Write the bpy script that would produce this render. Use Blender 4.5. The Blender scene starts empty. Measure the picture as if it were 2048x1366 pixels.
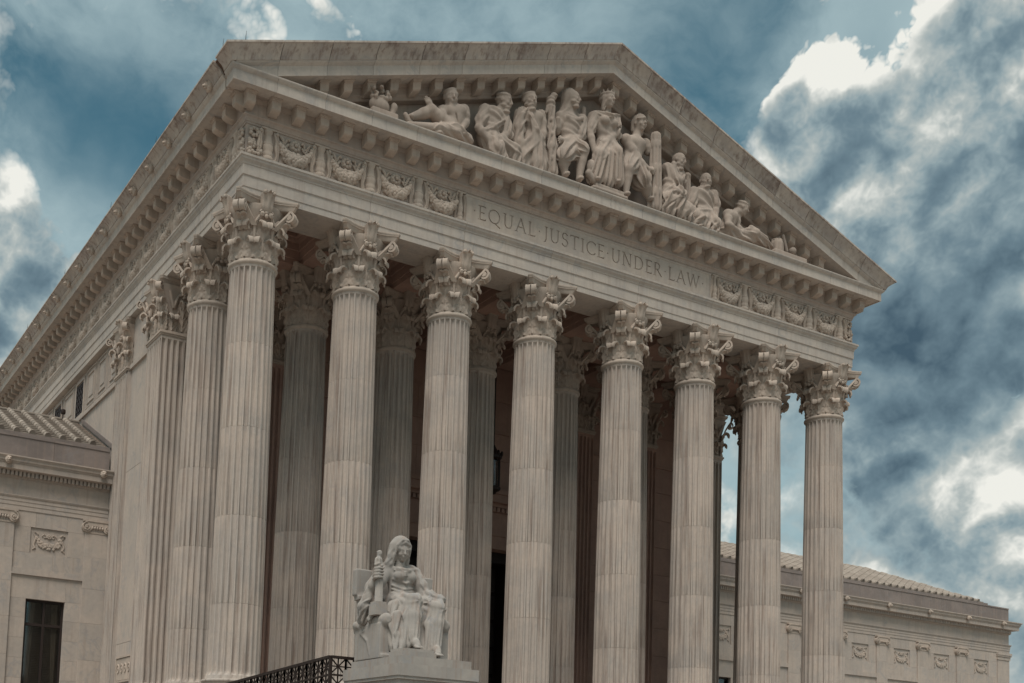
import bpy, math, random
import numpy as np
from mathutils import Vector, Matrix
random.seed(7)
SC = bpy.context.scene
COL = SC.collection

# ------------------------------------------------------------------ camera
X7 = 28.4407                      # x of the last front column axis
YAW, PITCH, ROLL = 0.4869, 0.0801, 0.0406
cam = bpy.data.cameras.new('camera'); camo = bpy.data.objects.new('camera', cam); COL.objects.link(camo)
_f = Vector((math.sin(YAW)*math.cos(PITCH), math.cos(YAW)*math.cos(PITCH), math.sin(PITCH)))
_r = Vector((math.cos(YAW), -math.sin(YAW), 0)); _u = _r.cross(_f)
_r2 = _r*math.cos(ROLL)+_u*math.sin(ROLL); _u2 = -_r*math.sin(ROLL)+_u*math.cos(ROLL)
M = Matrix.Identity(4)
for i in range(3): M[i][0], M[i][1], M[i][2] = _r2[i], _u2[i], -_f[i]
M[0][3], M[1][3], M[2][3] = -14.5075, -35.496, -17.243
camo.matrix_world = M
cam.sensor_width = 36; cam.lens = 2301.2151/2048*36
cam.shift_x = (1024-692.7351)/2048; cam.shift_y = (1373.304-683)/2048
cam.clip_start = .5; cam.clip_end = 6000
SC.camera = camo

# ------------------------------------------------------------------ light, sky, exposure
SUN_EL, SUN_AZ = 60.0, 222.0      # azimuth measured from +Y towards +X: high over the plaza, front left
SUN_W, SKY_K, EXPO = 1.5, 0.05, 1.0
BLU = 2**(.75-EXPO)*.06/SKY_K
CLD = 2**-EXPO/SKY_K              # sky radiances below are given as they show after exposure
sd = Vector((math.sin(math.radians(SUN_AZ))*math.cos(math.radians(SUN_EL)), math.cos(math.radians(SUN_AZ))*math.cos(math.radians(SUN_EL)), math.sin(math.radians(SUN_EL))))
sl = bpy.data.lights.new('sun', 'SUN'); sl.energy = SUN_W; sl.angle = math.radians(28); sl.color = (1, .95, .88)
slo = bpy.data.objects.new('sun', sl); COL.objects.link(slo); slo.rotation_euler = sd.to_track_quat('Z', 'Y').to_euler(); slo.location = (0, 0, 60)
SC.view_settings.view_transform = 'Standard'; SC.view_settings.look = 'None'; SC.view_settings.gamma = 1; SC.view_settings.exposure = EXPO
SC.view_settings.use_curve_mapping = False
SC.render.engine = 'CYCLES'
SC.cycles.max_bounces = 6; SC.cycles.diffuse_bounces = 3; SC.cycles.glossy_bounces = 2

class NT:
    """tiny node-tree helper"""
    def __init__(s, tree): s.t = tree; s.t.nodes.clear()
    def n(s, typ, ins=None, **kw):
        nd = s.t.nodes.new(typ)
        for k, v in kw.items(): setattr(nd, k, v)
        for k, v in (ins or {}).items():
            if hasattr(v, 'is_output') : s.t.links.new(v, nd.inputs[k])
            else: nd.inputs[k].default_value = v
        return nd
    def m(s, op, a, b=None, c=None, clamp=False):
        d = {0: a}
        if b is not None: d[1] = b
        if c is not None: d[2] = c
        return s.n('ShaderNodeMath', d, operation=op, use_clamp=clamp).outputs[0]
    def v(s, op, a, b=None, scale=None):
        d = {0: a}
        if b is not None: d[1] = b
        if scale is not None: d['Scale'] = scale
        nd = s.n('ShaderNodeVectorMath', d, operation=op)
        return nd.outputs['Value'] if op in ('DOT_PRODUCT', 'LENGTH', 'DISTANCE') else nd.outputs[0]
    def noise(s, vec, scale, detail=4, rough=.55, dist=0.0):
        return s.n('ShaderNodeTexNoise', {'Vector': vec, 'Scale': scale, 'Detail': detail, 'Roughness': rough, 'Distortion': dist})
    def mix(s, f, a, b, typ='MIX'):
        nd = s.n('ShaderNodeMix', data_type='RGBA', blend_type=typ)
        for idx, v in ((0, f), (6, a), (7, b)):
            if hasattr(v, 'is_output'): s.t.links.new(v, nd.inputs[idx])
            else: nd.inputs[idx].default_value = v if not isinstance(v, tuple) or len(v) == 4 else (*v, 1)
        return nd.outputs[2]
    def mr(s, val, a, b, c=0.0, d=1.0, smooth=True):
        return s.n('ShaderNodeMapRange', {0: val, 1: a, 2: b, 3: c, 4: d}, interpolation_type='SMOOTHSTEP' if smooth else 'LINEAR').outputs[0]

def build_world():
    w = bpy.data.worlds.new('World'); SC.world = w; w.use_nodes = True
    w.cycles.sampling_method = 'MANUAL'; w.cycles.sample_map_resolution = 256
    N = NT(w.node_tree)
    D = N.n('ShaderNodeTexCoord').outputs['Generated']
    sky = N.n('ShaderNodeTexSky', sky_type='NISHITA', sun_disc=False, sun_elevation=math.radians(SUN_EL), sun_rotation=math.radians(SUN_AZ), air_density=1.0, dust_density=1.0, ozone_density=2.0).outputs[0]
    blue = N.mix(1.0, sky, (BLU*.42, BLU*.78, BLU*.64, 1), 'MULTIPLY')
    wn = N.v('SUBTRACT', N.noise(D, 7.0, 4, .6).outputs['Color'], (.5, .5, .5))
    Wd = N.v('ADD', D, N.v('SCALE', wn, scale=.11))
    def blobs(lst, base):
        tot = None
        for (d, r, a) in lst:
            di = N.v('DISTANCE', base, d)
            g = N.m('MULTIPLY', N.m('EXPONENT', N.m('MULTIPLY', N.m('MULTIPLY', di, di), -1.0/(r*r))), a)
            tot = g if tot is None else N.m('ADD', tot, g)
        return tot
    COVER = [((0.1446, 0.8808, 0.4509), 0.0298, 0.26), ((0.2174, 0.884, 0.4138), 0.0723, 0.22), ((0.1669, 0.9218, 0.3498), 0.0553, 0.20), ((0.2247, 0.842, 0.4905), 0.0723, -0.46), ((0.2695, 0.8309, 0.4867), 0.0426, -0.20), ((0.1823, 0.8451, 0.5025), 0.0468, -0.16), ((0.1946, 0.8154, 0.5452), 0.0851, 0.00), ((0.4041, 0.7199, 0.5643), 0.1404, -0.02), ((0.546, 0.6308, 0.5513), 0.0979, -0.10), ((0.3407, 0.7457, 0.5725), 0.0511, 0.08), ((0.1518, 0.8219, 0.549), 0.0383, 0.06), ((0.6535, 0.5675, 0.5008), 0.0340, 0.40), ((0.7051, 0.5608, 0.4339), 0.0809, 0.22), ((0.7223, 0.4703, 0.507), 0.0596, 0.22), ((0.7616, 0.5396, 0.3589), 0.1021, 0.26), ((0.5967, 0.5912, 0.5426), 0.0468, -0.26), ((0.6736, 0.5199, 0.5253), 0.0319, -0.25), ((0.747, 0.5095, 0.4271), 0.0638, 0.12), ((0.8267, 0.5399, 0.1587), 0.0596, 0.16), ((0.7734, 0.604, 0.1925), 0.0383, 0.10), ((0.7056, 0.6643, 0.2466), 0.0638, 0.02), ((0.7885, 0.5586, 0.2573), 0.0638, 0.08), ((0.7623, 0.471, 0.4439), 0.0255, -0.10), ((0.4297, 0.8296, 0.3566), 0.1702, -0.10)]
    DARK = [((0.7647, 0.5377, 0.3551), 0.0766, 0.56), ((0.7629, 0.4679, 0.4462), 0.0298, 0.35), ((0.7462, 0.5748, 0.3359), 0.0468, 0.25), ((0.6623, 0.5704, 0.4857), 0.0255, 0.15), ((0.769, 0.5918, 0.2416), 0.0426, 0.25), ((0.7929, 0.5018, 0.3456), 0.0468, 0.20), ((0.6993, 0.6589, 0.2774), 0.0468, 0.20), ((0.7925, 0.5699, 0.2171), 0.0255, 0.20)]
    bl = blobs(COVER, Wd)
    def dens(vec):
        v2 = N.v('ADD', vec, N.v('SCALE', wn, scale=.018))
        a = N.noise(v2, 4.6, 6, .55).outputs['Fac']
        b = lo = None
        for sc_, am in ((10.0, .46), (23.0, .26), (51.0, .15), (113.0, .085), (240.0, .05)):
            q = N.m('MULTIPLY', N.m('ABSOLUTE', N.m('SUBTRACT', N.noise(v2, sc_, 0, .5).outputs['Fac'], .5)), am*2.6)
            b = q if b is None else N.m('ADD', b, q)
            if sc_ == 23.0: lo = b
        f = lambda k: N.m('ADD', N.m('ADD', N.m('MULTIPLY', a, .62), N.m('MULTIPLY', k, .55)), -.33)
        return f(b), f(lo)
    (n0, l0), (n1, l1) = dens(D), dens(N.v('ADD', D, (-.014, -.006, .022)))
    cum = N.m('ADD', N.m('ADD', n0, bl), -.135)
    soft = N.noise(D, 3.1, 2, .5).outputs['Fac']
    cover = N.m('DIVIDE', N.m('ADD', cum, .01), N.m('MULTIPLY_ADD', N.mr(soft, .40, .62), .24, .035), clamp=True)
    # thin high veil between the cumulus
    veil = N.noise(N.v('MULTIPLY', N.v('ADD', D, N.v('SCALE', wn, scale=.07)), (1, 1, 1.5)), 4.6, 7, .60, .1).outputs['Fac']
    veilm = N.m('MULTIPLY', N.mr(veil, .26, .62), N.m('MULTIPLY_ADD', N.m('MINIMUM', bl, 0.0), 1.5, .97, clamp=True))
    dk = blobs(DARK, Wd)
    calm = N.m('MULTIPLY_ADD', dk, -.9, 1.0)
    df = N.m('ADD', N.m('MULTIPLY', N.m('SUBTRACT', l0, l1), 1.3), N.m('MULTIPLY', N.m('SUBTRACT', n0, n1), 2.3))
    lit = N.m('MULTIPLY_ADD', df, calm, .62)
    lit = N.m('ADD', lit, N.m('MULTIPLY', N.mr(cum, .0, .20, .24, -.05), calm))
    lit = N.m('SMOOTH_MAX', N.m('SUBTRACT', lit, dk), N.m('ADD', N.m('MULTIPLY_ADD', dk, -.36, .37), N.m('MULTIPLY', df, .34)), .10)
    cc = N.n('ShaderNodeValToRGB', {0: lit})
    e = cc.color_ramp.elements
    e[0].position = 0.0; e[0].color = (.058, .103, .142, 1)
    e[1].position = 1.0; e[1].color = (.86, .86, .80, 1)
    for p, c in ((.22, (.15, .225, .27)), (.45, (.27, .355, .385)), (.70, (.45, .50, .49))):
        q = e.new(p); q.color = (*c, 1)
    cloud = N.mix(1.0, cc.outputs[0], (CLD, CLD, CLD), 'MULTIPLY')
    c1 = N.mix(veilm, blue, (.37*CLD, .49*CLD, .52*CLD, 1))
    c2 = N.mix(cover, c1, cloud)
    bg = N.n('ShaderNodeBackground', {0: c2, 1: SKY_K})
    out = N.n('ShaderNodeOutputWorld'); N.t.links.new(bg.outputs[0], out.inputs[0])
build_world()

# ------------------------------------------------------------------ materials
def stone(name, c1, c2, vein=.35, streak=.3, stain=0.0, tint=.12, bump=0, rough=.62, cont=False, vs=.55, vcol=(.30, .30, .31), scol=(.33, .255, .215)):
    m = bpy.data.materials.new(name); m.use_nodes = True
    N = NT(m.node_tree)
    pos = N.n('ShaderNodeNewGeometry').outputs['Position']
    rnd = N.n('ShaderNodeObjectInfo').outputs['Random']
    P = pos if cont else N.v('ADD', pos, N.v('SCALE', (61.0, 23.0, 37.0), scale=rnd))
    big = N.noise(P, .8, 3, .6, .3)
    fine = N.noise(P, 7.0, 3, .7).outputs['Fac']
    col = N.mix(N.mr(big.outputs['Fac'], .36, .64), (*c1, 1), (*c2, 1))
    # vertical rain streaks
    st = N.noise(N.v('MULTIPLY', P, (5.5, 5.5, .25)), 1.0, 3, .65, .0).outputs['Fac']
    col = N.mix(N.m('MULTIPLY', N.mr(st, .47, .72), streak), col, (*scol, 1))
    if stain:
        s2 = N.noise(N.v('MULTIPLY', P, (.9, .9, .5)), 1.0, 4, .66, .3).outputs['Fac']
        k = N.m('MULTIPLY', N.mr(N.m('ADD', N.m('MULTIPLY', s2, .62), N.m('MULTIPLY', st, .38)), .47, .66), stain)
        col = N.mix(k, col, (.20, .145, .13, 1))
    # marble veins: thin ridges of a warped noise, present in patches
    if vein:
        vn = N.noise(N.v('MULTIPLY', P, (1, 1, .75)), vs, 4, .6, 1.6).outputs['Fac']
        vm = N.mr(N.m('ABSOLUTE', N.m('SUBTRACT', vn, .5)), .0, .04, 1.0, .0)
        pm = N.mr(N.n('ShaderNodeSeparateColor', {0: big.outputs['Color']}).outputs[1], .42, .60)
        col = N.mix(N.m('MULTIPLY', N.m('MULTIPLY', vm, pm), vein), col, (*vcol, 1))
    t = N.m('MULTIPLY', N.m('MULTIPLY_ADD', fine, .26, .87), N.m('SUBTRACT', 1.0, N.m('MULTIPLY', rnd, tint)))
    col = N.mix(1.0, col, N.n('ShaderNodeCombineColor', {0: t, 1: t, 2: t}).outputs[0], 'MULTIPLY')
    b = N.n('ShaderNodeBsdfDiffuse', {'Color': col, 'Roughness': .4})
    o = N.n('ShaderNodeOutputMaterial'); N.t.links.new(b.outputs[0], o.inputs[0])
    return m

def plain(name, c, rough=.5, metal=0.0, var=.25, spec=.4):
    m = bpy.data.materials.new(name); m.use_nodes = True
    N = NT(m.node_tree)
    pos = N.n('ShaderNodeNewGeometry').outputs['Position']
    f = N.noise(pos, 3.0, 6, .65).outputs['Fac']
    col = N.mix(f, tuple(x*(1-var) for x in c)+(1,), tuple(min(1, x*(1+var)) for x in c)+(1,))
    b = N.n('ShaderNodeBsdfPrincipled', {'Base Color': col, 'Roughness': rough, 'Metallic': metal})
    b.inputs['Specular IOR Level'].default_value = spec
    o = N.n('ShaderNodeOutputMaterial'); N.t.links.new(b.outputs[0], o.inputs[0])
    return m

MAT = dict(
    shaft=stone('marble_shaft', (.535, .455, .395), (.475, .415, .37), vein=.16, streak=.85, tint=.10, cont=True, scol=(.30, .235, .20)),
    carve=stone('marble_carved', (.53, .435, .365), (.45, .38, .325), vein=0, streak=.4, tint=.05),
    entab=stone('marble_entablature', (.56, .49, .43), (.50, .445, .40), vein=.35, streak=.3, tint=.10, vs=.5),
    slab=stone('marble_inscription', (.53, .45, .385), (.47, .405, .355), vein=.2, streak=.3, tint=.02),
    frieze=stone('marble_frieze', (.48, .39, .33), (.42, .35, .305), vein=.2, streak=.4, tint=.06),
    sima=stone('marble_weathered', (.56, .49, .43), (.48, .42, .38), vein=.2, streak=.65, stain=.55, tint=.14),
    wall=stone('marble_wall', (.51, .43, .37), (.455, .395, .35), vein=.35, streak=.3, tint=.10),
    inner=stone('marble_porch_shaded', (.47, .31, .25), (.41, .27, .225), vein=0, streak=.3, tint=.08),  # browner, redder than the outer marble: porch shade put into the colour
    statue=stone('marble_statue', (.40, .36, .325), (.34, .31, .285), vein=.45, streak=.7, tint=.03, vs=.9),
    parapet=stone('granite_parapet', (.28, .235, .215), (.23, .195, .18), vein=.2, streak=.4, tint=.08),
    tile=stone('marble_tile', (.40, .345, .295), (.32, .27, .23), vein=0, streak=.3, tint=.35),
    gapshade=plain('slot_shade_brown', (.11, .065, .045), .8),  # dark brown under the tiles: shade of laps and gaps put into colour
    bronze=plain('dark_bronze', (.022, .012, .009), .6, .0),
    glass=plain('dark_window_glass', (.02, .016, .015), .12, 0, .3, .5),
    blind=plain('window_blind', (.09, .07, .055), .7),
    dark=plain('dark_interior', (.02, .012, .010), .9),  # near-black door bronze; in windows and slot the room's shade painted as colour
    curtain=plain('curtain_cloth', (.17, .14, .115), .8),
    grille=plain('bronze_grille', (.05, .04, .04), .5, .0),
    plaza=stone('marble_paving', (.36, .31, .27), (.32, .28, .25), vein=0, streak=0, tint=.05),
)

def pane_mat():
    m = bpy.data.materials.new('window_pane'); m.use_nodes = True
    N = NT(m.node_tree)
    pos = N.n('ShaderNodeNewGeometry').outputs['Position']
    f = N.m('MULTIPLY_ADD', N.noise(pos, 2.0, 3, .6).outputs['Fac'], .10, .04)
    t = N.n('ShaderNodeBsdfTransparent', {0: (.72, .72, .70, 1)}); g = N.n('ShaderNodeBsdfGlossy', {0: (.8, .85, .88, 1), 'Roughness': .06})
    x = N.n('ShaderNodeMixShader', {0: f, 1: t.outputs[0], 2: g.outputs[0]})
    o = N.n('ShaderNodeOutputMaterial'); N.t.links.new(x.outputs[0], o.inputs[0])
    return m
MAT['pane'] = pane_mat()

# ------------------------------------------------------------------ mesh helpers
class MB:
    def __init__(s): s.v = []; s.f = []
    def add(s, vs, fs):
        o = len(s.v); s.v.extend([tuple(p) for p in vs]); s.f.extend([tuple(i+o for i in f) for f in fs]); return s
    def box(s, x0, x1, y0, y1, z0, z1):
        vs = [(x, y, z) for z in (z0, z1) for y in (y0, y1) for x in (x0, x1)]
        return s.add(vs, [(0, 2, 3, 1), (4, 5, 7, 6), (0, 1, 5, 4), (2, 6, 7, 3), (0, 4, 6, 2), (1, 3, 7, 5)])
    def loft(s, rings, closed=True, caps=True):
        """rings: lists of equal length of 3d points"""
        n = len(rings[0]); vs = [p for r in rings for p in r]; fs = []
        for i in range(len(rings)-1):
            for j in range(n if closed else n-1):
                k = (j+1) % n
                fs.append((i*n+j, i*n+k, (i+1)*n+k, (i+1)*n+j))
        if caps and closed:
            fs.append(tuple(range(n-1, -1, -1))); fs.append(tuple((len(rings)-1)*n+j for j in range(n)))
        return s.add(vs, fs)
    def lathe(s, prof, c=(0, 0, 0), n=20, a0=0.0, a1=2*math.pi):
        full = abs(a1-a0-2*math.pi) < 1e-6
        m = n if full else n+1
        rings = []
        for (r, z) in prof:
            rings.append([(c[0]+r*math.cos(a0+(a1-a0)*j/n), c[1]+r*math.sin(a0+(a1-a0)*j/n), c[2]+z) for j in range(m)])
        return s.loft(rings, closed=full, caps=full)
    def tube(s, pts, r, n=8, caps=True):
        pts = [Vector(p) for p in pts]; rings = []
        rr = r if isinstance(r, (list, tuple)) else [r]*len(pts)
        up = None
        for i, p in enumerate(pts):
            t = (pts[min(i+1, len(pts)-1)]-pts[max(i-1, 0)]).normalized()
            if up is None or abs(t.dot(up)) > .98: up = Vector((0, 0, 1)) if abs(t.z) < .9 else Vector((1, 0, 0))
            a = t.cross(up).normalized(); b = a.cross(t)
            rings.append([p+a*(rr[i]*math.cos(2*math.pi*j/n))+b*(rr[i]*math.sin(2*math.pi*j/n)) for j in range(n)])
        return s.loft(rings, True, caps)
    def ball(s, c, r, n=6, m=5, sq=(1, 1, 1)):
        rings = []
        for i in range(m+1):
            ph = math.pi*i/m; z = -math.cos(ph); q = max(math.sin(ph), .02)
            rings.append([(c[0]+r*sq[0]*q*math.cos(2*math.pi*j/n), c[1]+r*sq[1]*q*math.sin(2*math.pi*j/n), c[2]+r*sq[2]*z) for j in range(n)])
        return s.loft(rings)
    def join(s, o, f=lambda p: p):
        return s.add([f(p) for p in o.v], o.f)
    def mesh(s, name, mat=None, smooth=None):
        me = bpy.data.meshes.new(name); me.from_pydata(s.v, [], s.f); me.update()
        if mat: me.materials.append(MAT[mat] if isinstance(mat, str) else mat)
        if smooth is not None:
            me.polygons.foreach_set('use_smooth', [True]*len(me.polygons))
            if smooth < 179: me.set_sharp_from_angle(angle=math.radians(smooth))
        return me
def fix_normals(me):
    import bmesh
    b = bmesh.new(); b.from_mesh(me); bmesh.ops.recalc_face_normals(b, faces=b.faces); b.to_mesh(me); b.free(); return me
def ob(name, me, parent=None, loc=None, rotz=0.0, mat=None, kind=None, scale=None):
    o = bpy.data.objects.new(name, me); COL.objects.link(o)
    if parent is not None: o.parent = parent
    if loc is not None: o.location = loc
    if rotz: o.rotation_euler = (0, 0, rotz)
    if scale: o.scale = scale
    if kind: o['kind'] = kind
    return o
def tag(o, label, cat, group=None):
    o['label'] = label; o['category'] = cat
    if group: o['group'] = group
    return o
def thing(name, label, cat, loc=(0, 0, 0), group=None):
    return tag(ob(name, None, None, loc), label, cat, group)
def boxm(name, mat, *a): return MB().box(*a).mesh(name, mat)
def cx(i): return i*4.0 if i < 4 else i*4.0+.4407

def W(o, root):
    """keep world coordinates for a part of a thing whose Empty is not at the origin"""
    o.matrix_parent_inverse = Matrix.Translation(-Vector(root.location)); return o

# ------------------------------------------------------------------ acanthus leaf, capital
def leaf_pts(w0, h, rc, curl=3.5, lean=.0, ns=25, nt=13, lobes=7, tip=.50):
    """list of rows; each row list of (t, n, z): tangent, outward, up. front layer only"""
    path = []
    n1 = int(ns*.55)
    for i in range(n1):
        q = i/(n1-1); path.append((lean*q*q, h*q))
    ca = path[-1]; n2 = ns-n1
    for i in range(1, n2+1):
        a = math.pi - curl*i/n2
        rr = rc*(1-.35*i/n2)
        path.append((ca[0]+rc+rr*math.cos(a), ca[1]+rr*math.sin(a)*1.05))
    rows = []
    for i, (n, z) in enumerate(path):
        p0 = path[max(i-1, 0)]; p1 = path[min(i+1, len(path)-1)]
        tx, tz = p1[0]-p0[0], p1[1]-p0[1]; L = math.hypot(tx, tz) or 1
        nx, nz = -(-tz)/L*-1, tx/L*-1           # outward normal of the path
        nx, nz = -tz/L*-1*1.0, -tx/L
        s = i/(len(path)-1)
        if s < .5: w = w0*(.90+.10*math.sin(math.pi*s))
        else: w = w0*(1-(1-tip)*((s-.5)/.5)**.8)
        sm = min(1.0, max(0.0, (.72-s)/.2))          # relief fades out on the rolled tip
        w *= 1-.16*((s*lobes) % 1.0)*sm
        row = []
        for j in range(nt):
            t = -1+2*j/(nt-1); a = abs(t)
            rel = .050*math.exp(-(t/.13)**2)-.10*w0*t*t
            rel += (.026*math.cos(2*math.pi*(1.5*a-s*lobes*.5))-.055*max(0, math.cos(math.pi*s*lobes))**4*math.exp(-((a-.62)/.16)**2))*sm
            row.append((t*w, n+nx*rel, z+nz*rel))
        rows.append(row)
    return rows
def add_leaf(mb, rows, place, thick=.06):
    nt = len(rows[0]); ns = len(rows)
    vs = [place(*p) for r in rows for p in r]
    back = []
    for i, r in enumerate(rows):
        p0 = rows[max(i-1, 0)][nt//2]; p1 = rows[min(i+1, ns-1)][nt//2]
        tx, tz = p1[1]-p0[1], p1[2]-p0[2]; L = math.hypot(tx, tz) or 1
        nx, nz = tz/L, -tx/L
        for (t, n, z) in r: back.append(place(t*.94, n-nx*thick, z-nz*thick))
    N = len(vs); fs = []
    for i in range(ns-1):
        for j in range(nt-1):
            a, b, c, d = i*nt+j, i*nt+j+1, (i+1)*nt+j+1, (i+1)*nt+j
            fs.append((a, b, c, d)); fs.append((N+a, N+d, N+c, N+b))
        fs.append((i*nt, (i+1)*nt, N+(i+1)*nt, N+i*nt)); fs.append((i*nt+nt-1, N+i*nt+nt-1, N+(i+1)*nt+nt-1, (i+1)*nt+nt-1))
    k = (ns-1)*nt
    for j in range(nt-1): fs.append((k+j, k+j+1, N+k+j+1, N+k+j))
    mb.add(vs+back, fs)
def ribbon(mb, path, width, thick, place):
    """path: list of (a, n, z, inward-normal handled by finite differences); place(t,n,z,a)"""
    m = len(path); rings = []
    for i in range(m):
        a, n, z = path[i]; p0 = path[max(i-1, 0)]; p1 = path[min(i+1, m-1)]
        tx, tz = p1[1]-p0[1], p1[2]-p0[2]; L = math.hypot(tx, tz) or 1
        nx, nz = -tz/L, tx/L
        w = width/2; ring = []
        for (t, k) in ((-w, 1), (-w*.55, .55), (w*.55, .55), (w, 1), (w, -1), (-w, -1)):
            ring.append(place(t, n+nx*thick*k*.5, z+nz*thick*k*.5, a))
        rings.append(ring)
    mb.loft(rings)
def spiral(cn, cz, r0, r1, a0, turns, n=26, sgn=-1):
    o = []
    for i in range(n):
        q = i/(n-1); a = a0+sgn*turns*2*math.pi*q; r = r0*(r1/r0)**q
        o.append((cn+r*math.cos(a), cz+r*math.sin(a)))
    return o
def fleuron(mb, place):
    """upright leaf ornament in the middle of an abacus side; place(t,n,z)"""
    rows = []
    for i, (z, n, w) in enumerate(((1.60, .95, .12), (1.68, 1.02, .18), (1.80, 1.05, .20), (1.95, 1.07, .20), (2.08, 1.10, .22), (2.19, 1.15, .235), (2.25, 1.19, .20), (2.25, 1.21, .12))):
        rows.append([place(t*w, n+.07*math.cos(t*1.4)-(.03 if abs(abs(t)-.5) < .2 else 0), z+(.05*math.cos(t*6.3) if i > 4 else 0)) for t in (-1, -.75, -.5, -.25, 0, .25, .5, .75, 1)]+[place(w, n-.18, z), place(-w, n-.18, z)])
    mb.loft(rows)
    for t in (-.17, .17):
        p = place(t, 1.20, 2.21); mb.ball(p, .065, 7, 5)
    for (t, z) in ((-.16, 1.55), (.16, 1.55), (0, 1.48), (0, 1.60)):
        p = place(t, .99, z); mb.ball(p, .075, 7, 5)

def make_capital():
    mb = MB()
    # astragal and bell
    ring = [(.70, -.13), (.80, -.13), (.845, -.09), (.86, -.045), (.845, 0.0), (.80, .035), (.775, .05), (.755, .09)]
    mb.lathe(ring, n=40)
    mb.lathe([(.745, .06), (.735, .5), (.74, 1.0), (.82, 1.35), (.94, 1.66), (1.0, 1.82), (1.0, 1.89)], n=32)
    def pol(phi):
        c, s = math.cos(phi), math.sin(phi)
        return lambda t, n, z: ((.745+n)*math.cos(phi)-t*s*1.0-0, (.745+n)*s+t*c, z) if False else (((.745+n)*c-t*s), ((.745+n)*s+t*c), z)
    low = leaf_pts(.31, .50, .11, 3.7, .035)
    upp = leaf_pts(.305, .98, .14, 3.6, .10, ns=31, lobes=11, tip=.56)
    for k in range(8):
        ph = math.pi/4*k
        def bend(pl):        # wrap the leaf round the bell
            return lambda t, n, z: pl(t, n-(t*t)/1.7*.9, z)
        add_leaf(mb, [[(t, n+.04, z+.08) for t, n, z in r] for r in low], bend(pol(ph+math.pi/8)))
        add_leaf(mb, [[(t, n+.015, z+.12) for t, n, z in r] for r in upp], bend(pol(ph)))
        # stalk between the upper leaves
        c = pol(ph+math.pi/8)
        mb.tube([c(0, .06, .55), c(0, .08, .95), c(0, .11, 1.15), c(0, .13, 1.24)], [.05, .055, .075, .085], 8)
        for sg in (-1, 1):
            mb.tube([c(sg*.02, .12, 1.2), c(sg*.10, .16, 1.38), c(sg*.17, .23, 1.50)], [.075, .06, .035], 6)
    # corner volutes: two ribbons meeting on each diagonal
    for k in range(4):
        dg = math.pi/4+math.pi/2*k
        for sg in (-1, 1):
            def place(t, n, z, a, dg=dg, sg=sg):
                ang = dg+sg*a
                return (n*math.cos(ang)-t*math.sin(ang), n*math.sin(ang)+t*math.cos(ang), z)
            path = []
            for i in range(9):
                q = i/8
                path.append((.30*(1-q)**1.5+.075, .92+.42*q**1.15, 1.14+.68*q-.03*q*q))
            sp = spiral(1.32, 1.615, .205, .06, math.radians(82), 1.4, 24)
            for (n, z) in sp: path.append((.075, n, z))
            ribbon(mb, path, .19, .075, place)
            e = [place(t, 1.32, 1.615, .075) for t in (-.11, .11)]
            mb.tube(e, .085, 8)
        # leaf carrying the volute
        c, s = math.cos(dg), math.sin(dg)
        add_leaf(mb, [[(t*.9, n+.20, z*.62+1.0) for t, n, z in r] for r in leaf_pts(.26, .55, .11, 2.6, .18, ns=13, nt=9, lobes=4)], lambda t, n, z, c=c, s=s: ((.745+n)*c-t*s, (.745+n)*s+t*c, z))
        # inner helices and fleuron on each side
        sa = math.pi/2*k; c2, s2 = math.cos(sa), math.sin(sa)
        pl = lambda t, n, z, c2=c2, s2=s2: (n*c2-t*s2, n*s2+t*c2, z)
        for sg in (-1, 1):
            pts = [pl(sg*(.34-.17*i/5), .93+.06*i/5, 1.26+.34*i/5) for i in range(6)]
            for (a, b) in spiral(.0, .0, .12, .03, math.radians(90), 1.4, 16, 1): pts.append(pl(sg*(.15+a*-1), 1.0, 1.55+b))
            mb.tube(pts, .032, 6)
        fleuron(mb, pl)
    # abacus with hollow sides and cut corners
    def outline(e, mid):
        pts = []
        for k in range(4):
            a = math.pi/2*k; c, s = math.cos(a), math.sin(a)
            m = 11; w = e-.10
            for i in range(m):
                t = -w+2*w*i/(m-1); n = mid+(e-mid)*(abs(t)/w)**2.0
                pts.append((n*c-t*s, n*s+t*c))
        return pts
    rings = []
    for z, de in ((1.87, -.13), (1.90, -.10), (1.97, -.075), (2.03, -.05), (2.045, -.012), (2.08, -.012), (2.09, .0), (2.15, .012), (2.168, .0)):
        rings.append([(x, y, z) for x, y in outline(1.16+de, .90+de)])
    mb.loft(rings)
    return fix_normals(mb.mesh('capital', 'carve', 40))

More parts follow.
